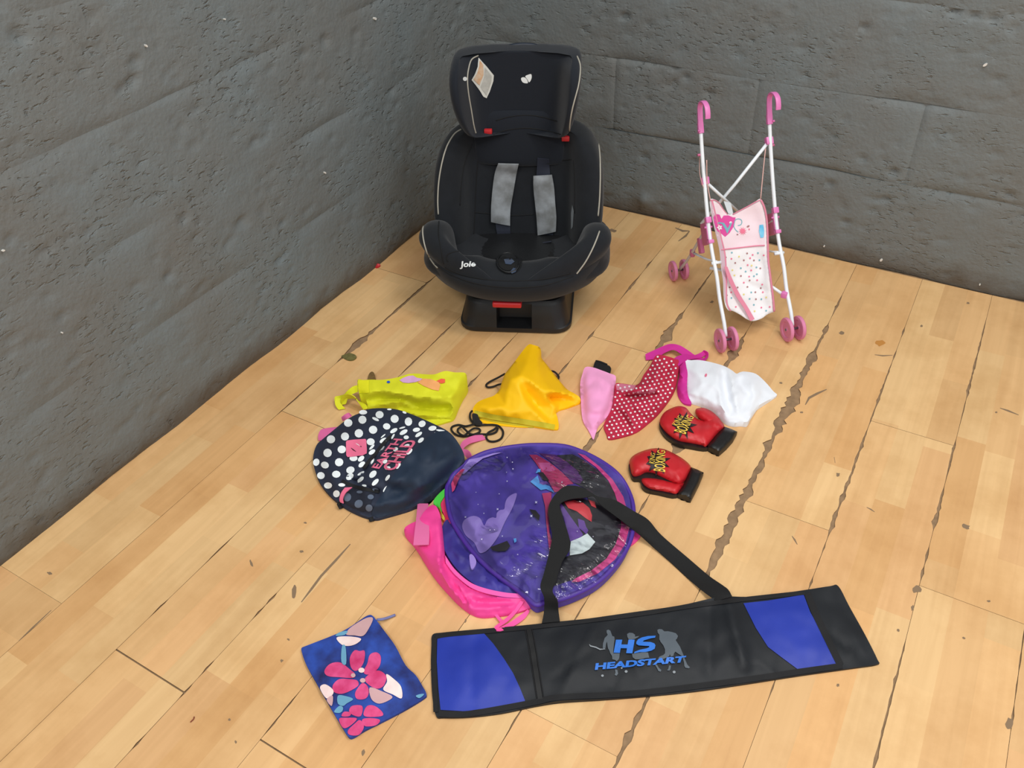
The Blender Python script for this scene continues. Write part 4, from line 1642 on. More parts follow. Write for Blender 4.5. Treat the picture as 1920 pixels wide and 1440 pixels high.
s_hb = sheet('bag_body', HB, NYL, hb, ctrl=[(900, 1260, .020), (1000, 1240, .014), (1080, 1230, .018), (1200, 1225, .020), (1300, 1210, .018), (1380, 1190, .022), (1450, 1180, .018), (1520, 1180, .016), (1590, 1200, .010)],
             creases=[(1060, 1290, 1110, 1180, .004, 9), (1365, 1130, 1395, 1250, .009, 12, 1.5), (1330, 1140, 1330, 1260, -.004, 10, 1.5), (1150, 1285, 1165, 1240, -.003, 7), (1210, 1290, 1190, 1250, .003, 6),
                      (890, 1200, 885, 1300, -.004, 14, 1.5), (1420, 1240, 1450, 1265, .004, 8), (1560, 1190, 1590, 1215, -.004, 5), (1605, 1210, 1612, 1235, -.005, 6), (1040, 1270, 1100, 1225, -.004, 10)],
             nz=(.0022, 38), step=8, seed=2)
decal('blue_panel', [(820, 1196), (850, 1193), (908, 1188), (925, 1207), (945, 1235), (962, 1262), (975, 1290), (985, 1315), (930, 1326), (880, 1334), (826, 1331), (822, 1290), (819, 1240)], s_hb, BLUE, hb, off=.0014)
decal('blue_panel', [(1394, 1131), (1440, 1126), (1507, 1115), (1519, 1147), (1545, 1195), (1569, 1246), (1530, 1252), (1496, 1255), (1465, 1232), (1440, 1213), (1417, 1177)], s_hb, BLUE, hb, off=.0014)
def band(name, P, w, S, mt, parent, off, **k):
    P = catmull(np.array(P, float), 4)
    L, R = [], []
    for i in range(len(P)):
        t = P[min(i + 1, len(P) - 1)] - P[max(i - 1, 0)]
        t = t / np.hypot(*t)
        L.append((P[i][0] - t[1] * w, P[i][1] + t[0] * w))
        R.append((P[i][0] + t[1] * w, P[i][1] - t[0] * w))
    return decal(name, L + R[::-1], S, mt, parent, off, **k)


band('binding', [(816, 1195), (840, 1190), (940, 1181), (1050, 1170), (1200, 1151), (1290, 1137), (1390, 1124), (1510, 1111)], 4, s_hb, BIND, hb, .0020)
band('binding', [(823, 1338), (880, 1338), (1000, 1317), (1050, 1307), (1200, 1299), (1400, 1274), (1500, 1259), (1580, 1248)], 5.5, s_hb, BIND, hb, .0020)
band('binding', [(814, 1196), (814, 1250), (817, 1335)], 4.5, s_hb, BIND, hb, .0022)
band('binding', [(1514, 1112), (1528, 1148), (1550, 1194), (1576, 1247)], 6.5, s_hb, BIND, hb, .0020)
ZIP = mat('black_zip', (11, 11, 13), .6)
band('zip', [(991, 1177), (998, 1215), (1005, 1260), (1013, 1312)], 4.5, s_hb, ZIP, hb, .0022)
for dx in (-6.5, 6.5):
    c = catmull(np.array([(991 + dx, 1178), (998 + dx, 1215), (1005 + dx, 1260), (1013 + dx, 1310)], float), 5)
    tube('zip_piping', atv(c[:, 0], c[:, 1], s_hb.z(c[:, 0], c[:, 1]) + .001), .0011, BIND, hb, n=6, sub=1)
GREYP = mat('grey_print', (84, 93, 102), .6)
GREYP2 = mat('pale_grey_print', (140, 146, 152), .6)
BLUP = mat('bright_blue_print', (44, 116, 214), .5)
XB = (1080, 1150, 8.0)
multi_decal('player_print', [
    (0, [(460, 255), (485, 245), (515, 260), (530, 300), (545, 340), (575, 350), (580, 390), (570, 450), (560, 540), (560, 600), (655, 600), (650, 660), (640, 690), (610, 720), (590, 700), (545, 690), (540, 640), (515, 600),
         (500, 560), (480, 525), (470, 470), (465, 420), (450, 460), (443, 520), (420, 535), (400, 520), (405, 450), (430, 370), (460, 340), (475, 320), (460, 290)]),
    (0, [(585, 840), (620, 850), (632, 905), (610, 935), (580, 925), (592, 890)]),
    (0, [(765, 310), (800, 290), (850, 295), (885, 320), (885, 350), (950, 340), (930, 360), (880, 385), (830, 395), (790, 390), (770, 350)]),
    (0, [(840, 610), (880, 600), (960, 590), (1000, 580), (1080, 585), (1090, 630), (1100, 665), (1040, 670), (1010, 680), (950, 690), (890, 690), (850, 660)]),
    (0, [(1185, 775), (1215, 770), (1240, 815), (1280, 850), (1270, 875), (1235, 865), (1215, 820)]),
    (0, [(1220, 250), (1245, 235), (1290, 240), (1325, 270), (1380, 268), (1440, 280), (1500, 300), (1530, 340), (1515, 380), (1495, 400), (1520, 440), (1560, 500), (1585, 560), (1610, 620), (1640, 700), (1670, 770), (1710, 810),
         (1690, 825), (1640, 815), (1625, 790), (1620, 740), (1590, 640), (1540, 610), (1490, 575), (1470, 600), (1460, 640), (1420, 650), (1410, 610), (1400, 640), (1370, 660), (1300, 690), (1230, 680), (1250, 650), (1310, 625), (1335, 600),
         (1335, 540), (1310, 480), (1270, 430), (1250, 390), (1250, 320), (1225, 290)]),
    (0, [(1395, 780), (1425, 785), (1415, 840), (1400, 860), (1365, 855), (1385, 830)]),
    (1, stroke([(200, 465), (215, 488), (300, 510), (360, 540), (440, 535)], 9)),
    (1, ell(397, 935, 20, 18)), (1, ell(752, 872, 22, 20)), (1, ell(685, 820, 14, 14)), (1, ell(1472, 880, 22, 20))],
    s_hb, [GREYP, GREYP2], hb, off=.0020, step=4, xf=XB, kind=None)
place_text('word_print', 'HEADSTART', [(282, 850), (1620, 735), (1655, 635), (297, 748)], BLUP, hb, s_hb, off=.0032, xf=XB, bold=.045, shear=.0)
place_text('letter_print', 'H', [(565, 590), (845, 600), (880, 395), (600, 395)], BLUP, hb, s_hb, off=.0034, xf=XB, bold=.07, shear=.0)
multi_decal('letter_print', [(0, [(1195, 335), (1185, 365), (1120, 375), (1020, 405), (1000, 425), (1120, 430), (1175, 450), (1192, 480), (1180, 530), (1130, 560), (1040, 580), (960, 580), (870, 600), (880, 575), (960, 545), (1060, 525),
                                  (1100, 505), (1095, 490), (1010, 485), (940, 480), (905, 460), (905, 430), (930, 390), (990, 360), (1080, 340)])], s_hb, [BLUP], hb, off=.0034, step=4, xf=XB, kind=None)
sA = [(1016, 1168, .016), (1020, 1145, .024), (1020, 1121, .045), (1013, 1100, .058), (1020, 1074, .055), (1030, 1034, .052), (1035, 1005, .052), (1030, 978, .052), (1028, 952, .054), (1038, 931, .056), (1055, 914, .060), (1072, 910, .062), (1094, 915, .060),
      (1120, 930, .056), (1152, 937, .052), (1188, 958, .046), (1215, 974, .030), (1240, 1003, .018), (1290, 1046, .014), (1330, 1080, .020), (1360, 1101, .034), (1373, 1118, .024)]
sB = [(1050, 1165, .018), (1047, 1145, .026), (1045, 1127, .045), (1036, 1108, .058), (1043, 1087, .055), (1054, 1053, .052), (1068, 1030, .052), (1068, 1010, .052), (1060, 985, .052), (1053, 962, .052), (1050, 945, .053), (1068, 936, .054), (1095, 933, .054),
      (1112, 931, .054), (1127, 947, .050), (1149, 964, .048), (1176, 984, .042), (1196, 999, .026), (1222, 1023, .008), (1262, 1058, .004), (1308, 1101, .005), (1343, 1127, .020)]
sA = [(x, y, z + (.008 if z > .04 else 0)) for x, y, z in sA]     # it lies over the clear cover
sB = [(x, y, z + (.008 if z > .04 else 0)) for x, y, z in sB]
ribbon('shoulder_strap', sA, sB, STRAP, hb, .0024, 5)

# ---- floral pouch
POU = mat('navy_blue_watercolour_cloth', (24, 28, 84), .8, rgb2=(40, 78, 176), vscale=22, bump=.12, bscale=700)
XP = (540, 1120, 4.174)
pz = [(105, 415, .006), (112, 392, .008), (135, 382, .008), (370, 290, .012), (480, 235, .012), (590, 160, .010), (640, 137, .008), (668, 150, .008), (700, 190, .010), (760, 270, .012), (840, 380, .012), (920, 530, .012), (1000, 610, .010),
      (1050, 690, .008), (1083, 755, .007), (1060, 790, .006), (930, 870, .006), (780, 950, .006), (600, 1040, .006), (520, 1085, .008), (480, 1092, .009), (445, 1050, .008), (350, 890, .009), (240, 700, .009), (140, 520, .008)]
po = thing_at('floral_pouch', 680, 1270, 'small blue zip pouch printed with magenta flowers, front left on the floor', 'pouch')
s_po = sheet('pouch_body', X(pz, *XP), POU, po, ctrl=[(620, 1250, .016), (680, 1260, .022), (730, 1270, .018), (690, 1310, .018), (690, 1210, .017)], nz=(.0018, 22), creases=[(705, 1160, 690, 1220, .004, 6), (600, 1300, 655, 1370, .002, 6)], step=6, seed=5)
MAG = mat('magenta_petal_print', (200, 44, 104), .8, rgb2=(226, 84, 142), vscale=40)
CRM = mat('cream_petal_print', (238, 206, 204), .8, rgb2=(248, 228, 224), vscale=40)
TANP = mat('dusky_petal_print', (206, 164, 166), .8)
TEA = mat('teal_leaf_print', (104, 160, 190), .8)
fl = [(0, [(285, 575), (330, 520), (410, 510), (480, 560), (525, 600), (510, 630), (400, 625), (310, 615)]), (0, [(490, 540), (485, 470), (520, 415), (560, 420), (600, 420), (595, 500), (560, 560), (520, 575)]),
      (0, [(590, 580), (620, 520), (640, 450), (690, 430), (725, 460), (720, 530), (680, 580), (620, 605)]), (0, [(600, 640), (660, 585), (720, 575), (770, 620), (750, 690), (700, 715), (640, 690)]),
      (0, [(560, 690), (590, 670), (625, 700), (630, 760), (600, 795), (540, 795), (525, 750)]), (0, [(540, 650), (480, 640), (400, 640), (350, 690), (360, 740), (420, 755), (490, 730), (550, 690)]),
      (0, [(480, 900), (500, 850), (580, 850), (575, 920), (540, 932)]), (0, [(590, 910), (620, 850), (680, 850), (740, 900), (730, 930), (620, 935)]), (0, [(590, 950), (660, 945), (720, 960), (690, 1000), (610, 1010), (580, 980)]),
      (0, [(560, 960), (590, 990), (590, 1030), (550, 1078), (480, 1075), (470, 1040), (520, 990)]), (0, [(540, 950), (480, 1010), (430, 1020), (400, 950), (470, 942)]), (0, [(480, 930), (420, 930), (440, 895), (490, 902)]),
      (1, [(770, 600), (830, 640), (885, 700), (890, 790), (820, 760), (745, 722), (775, 660)]), (2, [(640, 705), (735, 735), (818, 778), (760, 820), (700, 830), (650, 790)]), (1, [(380, 315), (470, 305), (570, 322), (540, 360), (480, 380), (420, 370)]),
      (2, [(485, 240), (590, 172), (645, 155), (665, 170), (640, 230), (590, 300), (520, 298), (455, 290)]), (1, [(250, 708), (290, 680), (350, 720), (350, 760), (300, 790)]), (2, [(302, 800), (350, 770), (342, 850)]),
      (3, [(390, 770), (440, 770), (510, 795), (460, 830), (430, 850), (390, 830)]), (3, [(422, 385), (450, 385), (455, 520), (418, 505)]), (3, [(360, 895), (400, 850), (430, 860), (425, 890), (400, 905)]), (3, [(1000, 772), (1030, 758), (1066, 757), (1030, 788)]),
      (3, [(372, 300), (400, 275), (465, 262), (450, 290), (410, 300)]), (1, ell(575, 570, 24, 20)), (2, ell(510, 610, 18, 16)), (2, ell(585, 650, 22, 18))]
multi_decal('flower_print', fl, s_po, [MAG, CRM, TANP, TEA], po, off=.0016, step=4, xf=XP, kind=None, smooth=True, layer=.00006)
tube('zip_cord', [at(707, 1162, .010), at(717, 1161, .012), at(728, 1158, .006), at(741, 1153, .004)], .0026, mat('lilac_cord', (120, 124, 172), .8), po, n=8, sub=3)

# ---- boxing gloves
VRED = mat('red_vinyl', (200, 30, 40), .45, bump=.12, bscale=90, var=.06, vscale=12, spec=.55)
VBLK = mat('black_vinyl', (22, 21, 22), .4, bump=.12, bscale=150, spec=.5)
YPR = mat('yellow_print', (244, 206, 84), .5)
BPR = mat('black_print', (26, 16, 18), .5)
XG = (1100, 750, 6.4)


def glove(cen, label, body, thumb, cuff, under, star, king, boxing, fold):
    g = thing_at('boxing_glove', *cen, label, 'glove', 'toy boxing gloves')
    sheet('underside', X(under, *XG), VBLK, g, ez=.012, step=5, seed=3)
    sb = sheet('mitt', X(body, *XG), VRED, g, ez=.011, dome=.022, domew=26, nz=(.0022, 12), creases=fold, step=4, seed=6, base=.008)
    sheet('thumb', X(thumb, *XG), VRED, g, ez=.011, dome=.014, domew=12, nz=(.0016, 9), step=4, seed=7, base=.008)
    sheet('cuff', X(cuff, *XG), VBLK, g, ez=.012, dome=.010, domew=10, nz=(.001, 12), step=4, seed=8, smooth_outline=False)
    cx, cy, ra, rb, ph = star
    st_ = [(cx + (ra if i % 2 else rb) * (1 + .12 * math.sin(i * 2.7)) * math.cos(ph + math.pi * i / 10) * .92, cy + (ra if i % 2 else rb) * (1 + .12 * math.sin(i * 2.7)) * math.sin(ph + math.pi * i / 10)) for i in range(20)]
    bd = decal('burst_print', st_, sb, BPR, g, off=.0014, step=4, xf=XG)
    place_text('word_print', 'KING', [(p[0] - 10, p[1]) for p in king], YPR, g, sb, off=.0026, xf=XG, bold=.0)
    place_text('word_print', 'BOXING', boxing, YPR, g, sb, off=.0026, xf=XG, bold=.012)
    return g


glove((1310, 815), 'red toy boxing glove with black cuff, the one touching the white apron',
      [(1110, 72), (1190, 92), (1240, 150), (1290, 200), (1345, 235), (1400, 245), (1480, 210), (1550, 190), (1620, 260), (1650, 325), (1560, 410), (1440, 555), (1380, 545), (1250, 520), (1100, 490), (990, 425), (900, 330), (876, 250), (930, 150), (1030, 92)],
      [(1306, 150), (1310, 112), (1345, 96), (1420, 98), (1520, 150), (1610, 250), (1560, 310), (1470, 290), (1400, 245), (1345, 205)],
      [(1650, 318), (1730, 345), (1808, 380), (1760, 470), (1680, 560), (1590, 638), (1520, 605), (1430, 560), (1510, 470), (1580, 390)],
      [(900, 260), (872, 280), (890, 350), (960, 440), (1090, 520), (1240, 552), (1440, 578), (1500, 500), (1350, 300), (1100, 250)],
      (1160, 300, 165, 95, .3), [(1110, 320), (1175, 195), (1112, 182), (1030, 285)], [(1190, 412), (1290, 205), (1210, 172), (1045, 368)],
      [(1295, 780, 1312, 795, -.012, 4), (1320, 790, 1350, 806, -.004, 6)])
glove((1250, 890), 'red toy boxing glove with black cuff, lying alone on bare boards nearer the camera',
      [(830, 578), (950, 596), (1100, 670), (1200, 740), (1252, 808), (1225, 880), (1180, 960), (1120, 1010), (1060, 1000), (990, 970), (900, 925), (800, 880), (710, 872), (640, 908), (560, 918), (525, 850), (512, 735), (570, 660), (700, 602)],
      [(655, 965), (685, 935), (800, 938), (900, 955), (1000, 980), (1100, 995), (1175, 1000), (1135, 1060), (1078, 1128), (990, 1112), (900, 1095), (760, 1068), (685, 1020)],
      [(1255, 805), (1330, 835), (1404, 870), (1350, 1000), (1300, 1100), (1250, 1195), (1170, 1165), (1078, 1130), (1130, 1060), (1190, 960)],
      [(512, 760), (520, 860), (560, 940), (640, 950), (660, 1020), (720, 1075), (860, 1105), (1080, 1140), (1150, 1000), (900, 850), (640, 720)],
      (848, 735, 165, 95, .1), [(828, 768), (832, 640), (782, 630), (755, 752)], [(945, 865), (945, 608), (850, 598), (800, 845)],
      [(1208, 894, 1254, 902, -.012, 3), (1234, 885, 1262, 900, -.004, 5)])

# ---- pink pointed cap
PNK = mat('pink_felt', (248, 164, 212), .9, bump=.1, bscale=500, sheen=.2)
XC = (1060, 630, 4.364)
pc = thing_at('pink_cloth_cap', 1120, 760, 'folded pale pink pointed cloth cap with a black fastening tab, beside the spotted scarf', 'cap')
s_pc = sheet('cap_cloth', X([(165, 255, .030), (230, 258, .032), (300, 282, .030), (360, 305, .026), (413, 332, .022), (402, 420, .016), (388, 550, .008), (350, 650, .006), (275, 728, .005), (250, 790, .004), (230, 846, .003), (205, 800, .004), (185, 762, .005),
                         (140, 675, .006), (126, 500, .010), (122, 390, .016), (140, 310, .022)], *XC), PNK, pc, ctrl=[(1120, 730, .040), (1118, 760, .034), (1115, 790, .018), (1110, 710, .034), (1135, 725, .034)],
             creases=[(1108, 722, 1122, 706, -.004, 4), (1122, 706, 1150, 728, .005, 4), (1098, 740, 1120, 708, .003, 4)], nz=(.0012, 14), step=4, seed=3)
ribbon('fastening_tab', [(1112, 690, .026), (1115, 679, .020), (1119, 676, .014)], [(1143, 703, .026), (1146, 692, .020), (1143, 686, .014)], mat('black_velcro', (20, 19, 21), .9, bump=.4, bscale=900), pc, .004)
tube('tab_edge', [at(1117, 677, .016), at(1126, 679, .017), at(1138, 684, .016)], .003, mat('black_velcro', (20, 19, 21), .9), pc, n=8)

# ---- spotted scarf
SCR = mat('crimson_cotton', (188, 32, 66), .85, bump=.12, bscale=700)
WDOT = mat('white_dot_print', (244, 232, 236), .85)
ps = thing_at('spotted_scarf', 1200, 750, 'crumpled crimson cloth with small white dots, between pink cap and white apron', 'scarf')
s_ps = sheet('scarf_cloth', X([(750, 155, .030), (800, 158, .034), (850, 170, .034), (900, 188, .032), (930, 206, .028), (925, 300, .022), (900, 410, .018), (850, 510, .012), (770, 620, .008), (690, 700, .006), (580, 785, .005), (470, 822, .005), (360, 845, .004), (338, 805, .004),
                           (315, 730, .006), (350, 655, .010), (385, 570, .014), (400, 470, .018), (410, 392, .020), (460, 388, .022), (520, 396, .022), (570, 402, .020), (610, 380, .022), (640, 320, .024), (690, 250, .026), (720, 190, .028)], *XC), SCR, ps,
             ctrl=[(1160, 745, .022), (1155, 790, .022), (1200, 790, .016), (1160, 810, .010), (1250, 735, .024)],
             folds=[[(1240, 672, .032), (1236, 695, .044), (1226, 720, .048), (1212, 733, .044)], [(1250, 672, .030), (1247, 700, .022), (1240, 725, .020)], [(1262, 675, .032), (1260, 700, .038), (1250, 722, .032)],
                    [(1170, 737, .036), (1192, 736, .040), (1212, 733, .044), (1230, 730, .040)], [(1172, 742, .012), (1195, 741, .006), (1214, 739, .008), (1228, 738, .016)], [(1180, 728, .030), (1205, 722, .040)],
                    [(1176, 752, .024), (1200, 752, .034), (1225, 748, .038), (1242, 742, .028)], [(1150, 765, .022), (1172, 772, .030), (1182, 785, .028), (1190, 803, .012)], [(1168, 775, .012), (1176, 790, .006), (1184, 806, .003)],
                    [(1195, 768, .030), (1212, 776, .028), (1220, 783, .012)], [(1190, 772, .018), (1206, 782, .016), (1212, 790, .008)], [(1225, 758, .034), (1232, 765, .016)], [(1218, 756, .036), (1212, 770, .032)]],
             nz=(.0024, 11), step=4, seed=8, soft=1.0)
dts = []
rr = random.Random(3)
PSB = s_ps.B
for i in range(-12, 40):
    for j in range(-12, 40):
        x = 1140 + i * 8.6 + j * 4.0 + rr.uniform(-.6, .6)
        y = 660 + j * 6.4 - i * 1.9 + rr.uniform(-.6, .6)
        a = np.array([x]), np.array([y])
        if inside(*a, PSB)[0] and polydist(*a, PSB)[0] > 2.6:
            dts.append((0, ell(x, y, 2.1, 1.9, 0, 6)))
multi_decal('pale_reverse', [(0, [(412, 394), (460, 390), (520, 398), (578, 402), (560, 440), (480, 450), (420, 442)]), (0, [(560, 462), (640, 438), (730, 428), (742, 450), (705, 474), (620, 482)])], s_ps, [mat('pale_crimson_reverse', (214, 120, 146), .85)], ps, off=.0010, step=4, xf=XC, kind=None)
multi_decal('dot_print', dts, s_ps, [WDOT], ps, off=.0018, step=3)

# ---- apron
WCOT = mat('white_cotton', (238, 241, 248), .85, bump=.1, bscale=500)
MGT = mat('magenta_cotton', (206, 40, 148), .8, bump=.15, bscale=700)
ap = thing_at('childs_apron', 1340, 740, 'crumpled white cloth apron with magenta band and ties, above the boxing gloves', 'apron')
s_ap = sheet('apron_cloth', X([(972, 206, .026), (1030, 198, .028), (1100, 197, .030), (1200, 216, .030), (1300, 246, .028), (1365, 282, .026), (1400, 308, .022), (1430, 296, .024), (1470, 291, .026), (1560, 310, .022), (1640, 380, .016), (1700, 450, .010), (1732, 482, .006), (1690, 510, .008),
                           (1640, 535, .012), (1580, 570, .014), (1555, 600, .014), (1520, 650, .016), (1492, 700, .018), (1440, 702, .016), (1380, 710, .014), (1320, 698, .012), (1270, 660, .010), (1230, 620, .008), (1170, 590, .006), (1100, 560, .006), (1010, 525, .008), (995, 420, .014), (990, 330, .020)], *XC),
             WCOT, ap, ctrl=[(1300, 700, .034), (1316, 718, .040), (1300, 735, .026), (1345, 735, .040), (1425, 735, .024), (1440, 735, .014), (1360, 770, .034)],
             folds=[[(1335, 684, .034), (1345, 705, .050), (1348, 730, .046), (1352, 760, .038), (1362, 783, .022)], [(1352, 690, .034), (1358, 712, .028), (1362, 740, .024), (1372, 768, .022)],
                    [(1366, 692, .036), (1374, 715, .048), (1378, 745, .044), (1384, 780, .026)], [(1384, 703, .030), (1390, 725, .026), (1396, 750, .026)], [(1400, 702, .032), (1410, 722, .040), (1412, 748, .030), (1406, 770, .024)],
                    [(1290, 690, .030), (1310, 700, .042), (1335, 704, .046)], [(1295, 742, .016), (1320, 752, .020), (1345, 768, .020)], [(1294, 737, .024), (1322, 746, .030), (1346, 760, .030)], [(1300, 752, .010), (1325, 762, .014), (1345, 776, .014)],
                    [(1378, 718, .034), (1392, 735, .040), (1408, 745, .026)], [(1440, 712, .020), (1430, 728, .020), (1420, 755, .018)]],
             nz=(.0022, 13), step=4, seed=12, soft=1.2)
sheet('neck_band', X([(910, 170, .020), (960, 162, .024), (980, 200, .028), (990, 250, .028), (1000, 300, .026), (997, 360, .022), (995, 420, .018), (1005, 490, .012), (1032, 552, .008), (990, 556, .006), (958, 543, .004), (930, 500, .005), (918, 450, .008), (918, 390, .012), (935, 300, .018), (928, 220, .020)], *XC),
      MGT, ap, ctrl=[(1277, 700, .032), (1281, 730, .024)], creases=[(1268, 715, 1288, 708, .003, 3)], nz=(.001, 12), step=4, seed=2)
ribbon('tie', [(1210, 664, .010), (1234, 653, .016), (1255, 645, .022), (1273, 647, .026), (1289, 656, .020), (1305, 667, .012), (1320, 672, .008)], [(1211, 675, .004), (1232, 672, .008), (1245, 662, .014), (1262, 656, .018), (1276, 663, .018), (1289, 672, .014), (1308, 678, .018)], MGT, ap, .0016)
ribbon('tie', [(1262, 674, .024), (1270, 668, .026), (1285, 664, .024), (1300, 666, .018), (1312, 662, .014), (1320, 657, .018)], [(1272, 686, .028), (1282, 678, .028), (1292, 674, .026), (1305, 672, .018), (1316, 670, .010), (1326, 663, .006)], MGT, ap, .0016)
ribbon('tie', [(1320, 657, .020), (1327, 661, .016), (1327, 670, .010), (1322, 676, .018)], [(1318, 661, .012), (1322, 665, .006), (1321, 670, .004), (1314, 675, .020)], MGT, ap, .0016)
multi_decal('stain_print', [(0, ell(1150, 320, 9, 14, 20))], s_ap, [CORAL], ap, off=.0016, step=3, xf=XC, kind=None)

# ---- yellow drawstring bag
YEL1 = mat('golden_yellow_nylon', (255, 198, 0), .6, bump=.1, bscale=600, spec=.4)
YEL2 = mat('olive_yellow_hem', (206, 190, 40), .7)
BCORD = mat('black_cord', (22, 20, 20), .8, bump=.3, bscale=900)
XY = (840, 630, 6.0)
yb = thing_at('drawstring_bag', 985, 745, 'bright golden yellow drawstring bag in a peaked heap with black cords', 'bag')
s_yb = sheet('bag_cloth', X([(905, 97, .040), (960, 100, .044), (1030, 127, .036), (1048, 180, .030), (1052, 245, .026), (1110, 320, .024), (1180, 412, .022), (1260, 510, .020), (1340, 600, .020), (1420, 645, .020), (1482, 692, .016), (1478, 742, .008), (1350, 800, .006), (1222, 842, .006),
                         (1232, 920, .006), (1246, 1008, .006), (1212, 1052, .004), (1000, 1020, .005), (720, 968, .006), (480, 930, .008), (360, 905, .010), (285, 862, .014), (288, 800, .018), (340, 740, .022), (430, 700, .024), (520, 668, .028), (580, 600, .032), (605, 520, .034), (640, 430, .036), (700, 350, .038), (750, 288, .040), (830, 180, .042)], *XY),
             YEL1, yb, ctrl=[(915, 770, .034), (950, 780, .030), (1000, 690, .066), (1050, 752, .008), (1068, 750, .007), (1040, 690, .042)],
             folds=[[(995, 655, .046), (988, 680, .064), (976, 704, .084)], [(976, 704, .084), (958, 712, .078), (950, 735, .056), (948, 760, .042)], [(976, 704, .084), (996, 716, .080), (1014, 731, .066), (1022, 740, .056), (1040, 764, .024)],
                    [(1022, 740, .056), (1034, 734, .058), (1050, 736, .046), (1072, 742, .026)], [(980, 716, .074), (990, 737, .040), (1008, 762, .016), (1032, 787, .005)], [(1030, 746, .012), (1048, 746, .008), (1066, 748, .006)],
                    [(972, 722, .076), (980, 745, .058), (1000, 770, .036), (1022, 792, .018)], [(1010, 655, .040), (1008, 690, .062), (1020, 715, .056)], [(905, 762, .034), (940, 764, .044), (970, 772, .040)]],
             nz=(.0012, 16), step=4, seed=3, soft=1.0)
band('hem', [(889, 774), (920, 781), (950, 786), (990, 792), (1020, 797), (1040, 801)], 5, s_yb, YEL2, yb, .0015)
sheet('folded_layer', X([(315, 885, .008), (480, 925, .006), (720, 968, .005), (960, 1015, .004), (900, 1024, .003), (650, 990, .004), (440, 950, .005), (330, 915, .006)], *XY), YEL2, yb, step=4)
sheet('folded_layer', X([(355, 935, .004), (520, 968, .003), (740, 1000, .003), (900, 1026, .0025), (760, 1024, .002), (520, 1000, .002), (365, 968, .0025)], *XY), YEL1, yb, step=4)
CK = dict(n=8)
tube('cord', [at(*p) for p in X([(640, 425, .03), (560, 470, .014), (470, 515, .006), (430, 550, .005), (445, 575, .005), (500, 572, .005), (560, 550, .010), (600, 540, .03)], *XY)], .0026, BCORD, yb, sub=5)
tube('cord', [at(*p) for p in X([(1165, 395, .022), (1200, 405, .012), (1240, 445, .005), (1245, 470, .005), (1235, 490, .02)], *XY)], .0026, BCORD, yb, sub=5)
tube('cord', [at(*p) for p in X([(275, 840, .018), (250, 870, .012), (250, 930, .006), (290, 985, .006), (350, 1000, .006), (420, 1000, .005), (520, 1000, .005), (580, 1020, .004), (620, 1080, .004), (600, 1150, .004), (530, 1185, .004), (460, 1180, .004), (430, 1140, .004), (450, 1090, .007), (520, 1050, .008), (560, 1010, .010)], *XY)],
     .0026, BCORD, yb, sub=5)
tube('cord', [at(*p) for p in X([(300, 990, .010), (200, 1015, .005), (120, 1000, .004), (50, 1020, .004), (40, 1060, .004), (90, 1110, .004), (180, 1130, .004), (280, 1110, .004), (355, 1080, .004), (350, 1045, .005), (290, 1040, .009), (230, 1080, .009), (180, 1120, .009), (120, 1090, .009), (110, 1050, .009), (150, 1020, .011)], *XY)],
     .0026, BCORD, yb, sub=5)
tube('cord', [at(*p) for p in X([(150, 1010, .010), (200, 1060, .012), (260, 1105, .010), (380, 1105, .004), (470, 1105, .004), (540, 1080, .004), (560, 1040, .004)], *XY)], .0026, BCORD, yb, sub=5)
sheet('cord_bundle', X([(275, 875, .020), (330, 880, .018), (350, 930, .014), (385, 975, .008), (360, 1005, .005), (310, 1005, .005), (280, 950, .010)], *XY), BCORD, yb, nz=(.003, 5), step=3)

# ---- lime tote bag
LIM = mat('lime_nonwoven', (222, 222, 30), .75, bump=.15, bscale=700, var=.04, vscale=14)
LIM2 = mat('lime_hem', (236, 232, 24), .75)
XL = (620, 680, 6.857)
tb = thing_at('lime_tote_bag', 770, 745, 'lime yellow cloth tote bag lying on its side, behind the dotted backpack', 'bag')
s_tb = sheet('tote_body', X([(345, 226, .050), (420, 222, .055), (520, 218, .060), (650, 220, .062), (780, 205, .064), (900, 177, .066), (1000, 147, .070), (1100, 140, .070), (1200, 148, .070), (1330, 150, .072), (1420, 120, .074), (1490, 107, .072), (1600, 125, .066), (1735, 136, .056), (1745, 260, .036), (1690, 400, .024), (1640, 560, .012),
                          (1580, 718, .006), (1480, 765, .005), (1350, 798, .004), (1250, 770, .004), (1150, 735, .004), (1050, 690, .004), (900, 630, .006), (720, 590, .006), (600, 585, .006), (480, 590, .006), (470, 520, .016), (430, 430, .026), (365, 390, .034)], *XL), LIM, tb,
             ctrl=[(760, 722, .066), (800, 720, .072), (705, 725, .060), (850, 730, .050), (860, 712, .060)],
             folds=[[(690, 737, .050), (720, 733, .060), (745, 738, .062), (775, 743, .064), (810, 745, .066), (846, 744, .060)], [(690, 750, .018), (720, 748, .018), (745, 750, .020), (772, 754, .026), (800, 755, .034)],
                    [(692, 762, .016), (722, 757, .026), (744, 753, .036)], [(782, 752, .048), (810, 757, .044), (846, 755, .046)], [(752, 764, .006), (785, 766, .004), (815, 767, .004), (842, 766, .006)], [(846, 752, .046), (848, 770, .030), (849, 784, .010)],
                    [(846, 744, .054), (860, 726, .050), (870, 705, .056)], [(770, 777, .018), (800, 780, .022), (842, 781, .018)], [(775, 784, .006), (805, 786, .006), (840, 786, .006)], [(745, 752, .036), (768, 762, .020), (800, 772, .016)]],
             nz=(.0028, 15), step=4, seed=9, soft=1.2)
decal('hem', X([(350, 230), (420, 226), (492, 228), (490, 300), (495, 385), (430, 395), (368, 388), (355, 310)], *XL), s_tb, LIM2, tb, .0020)
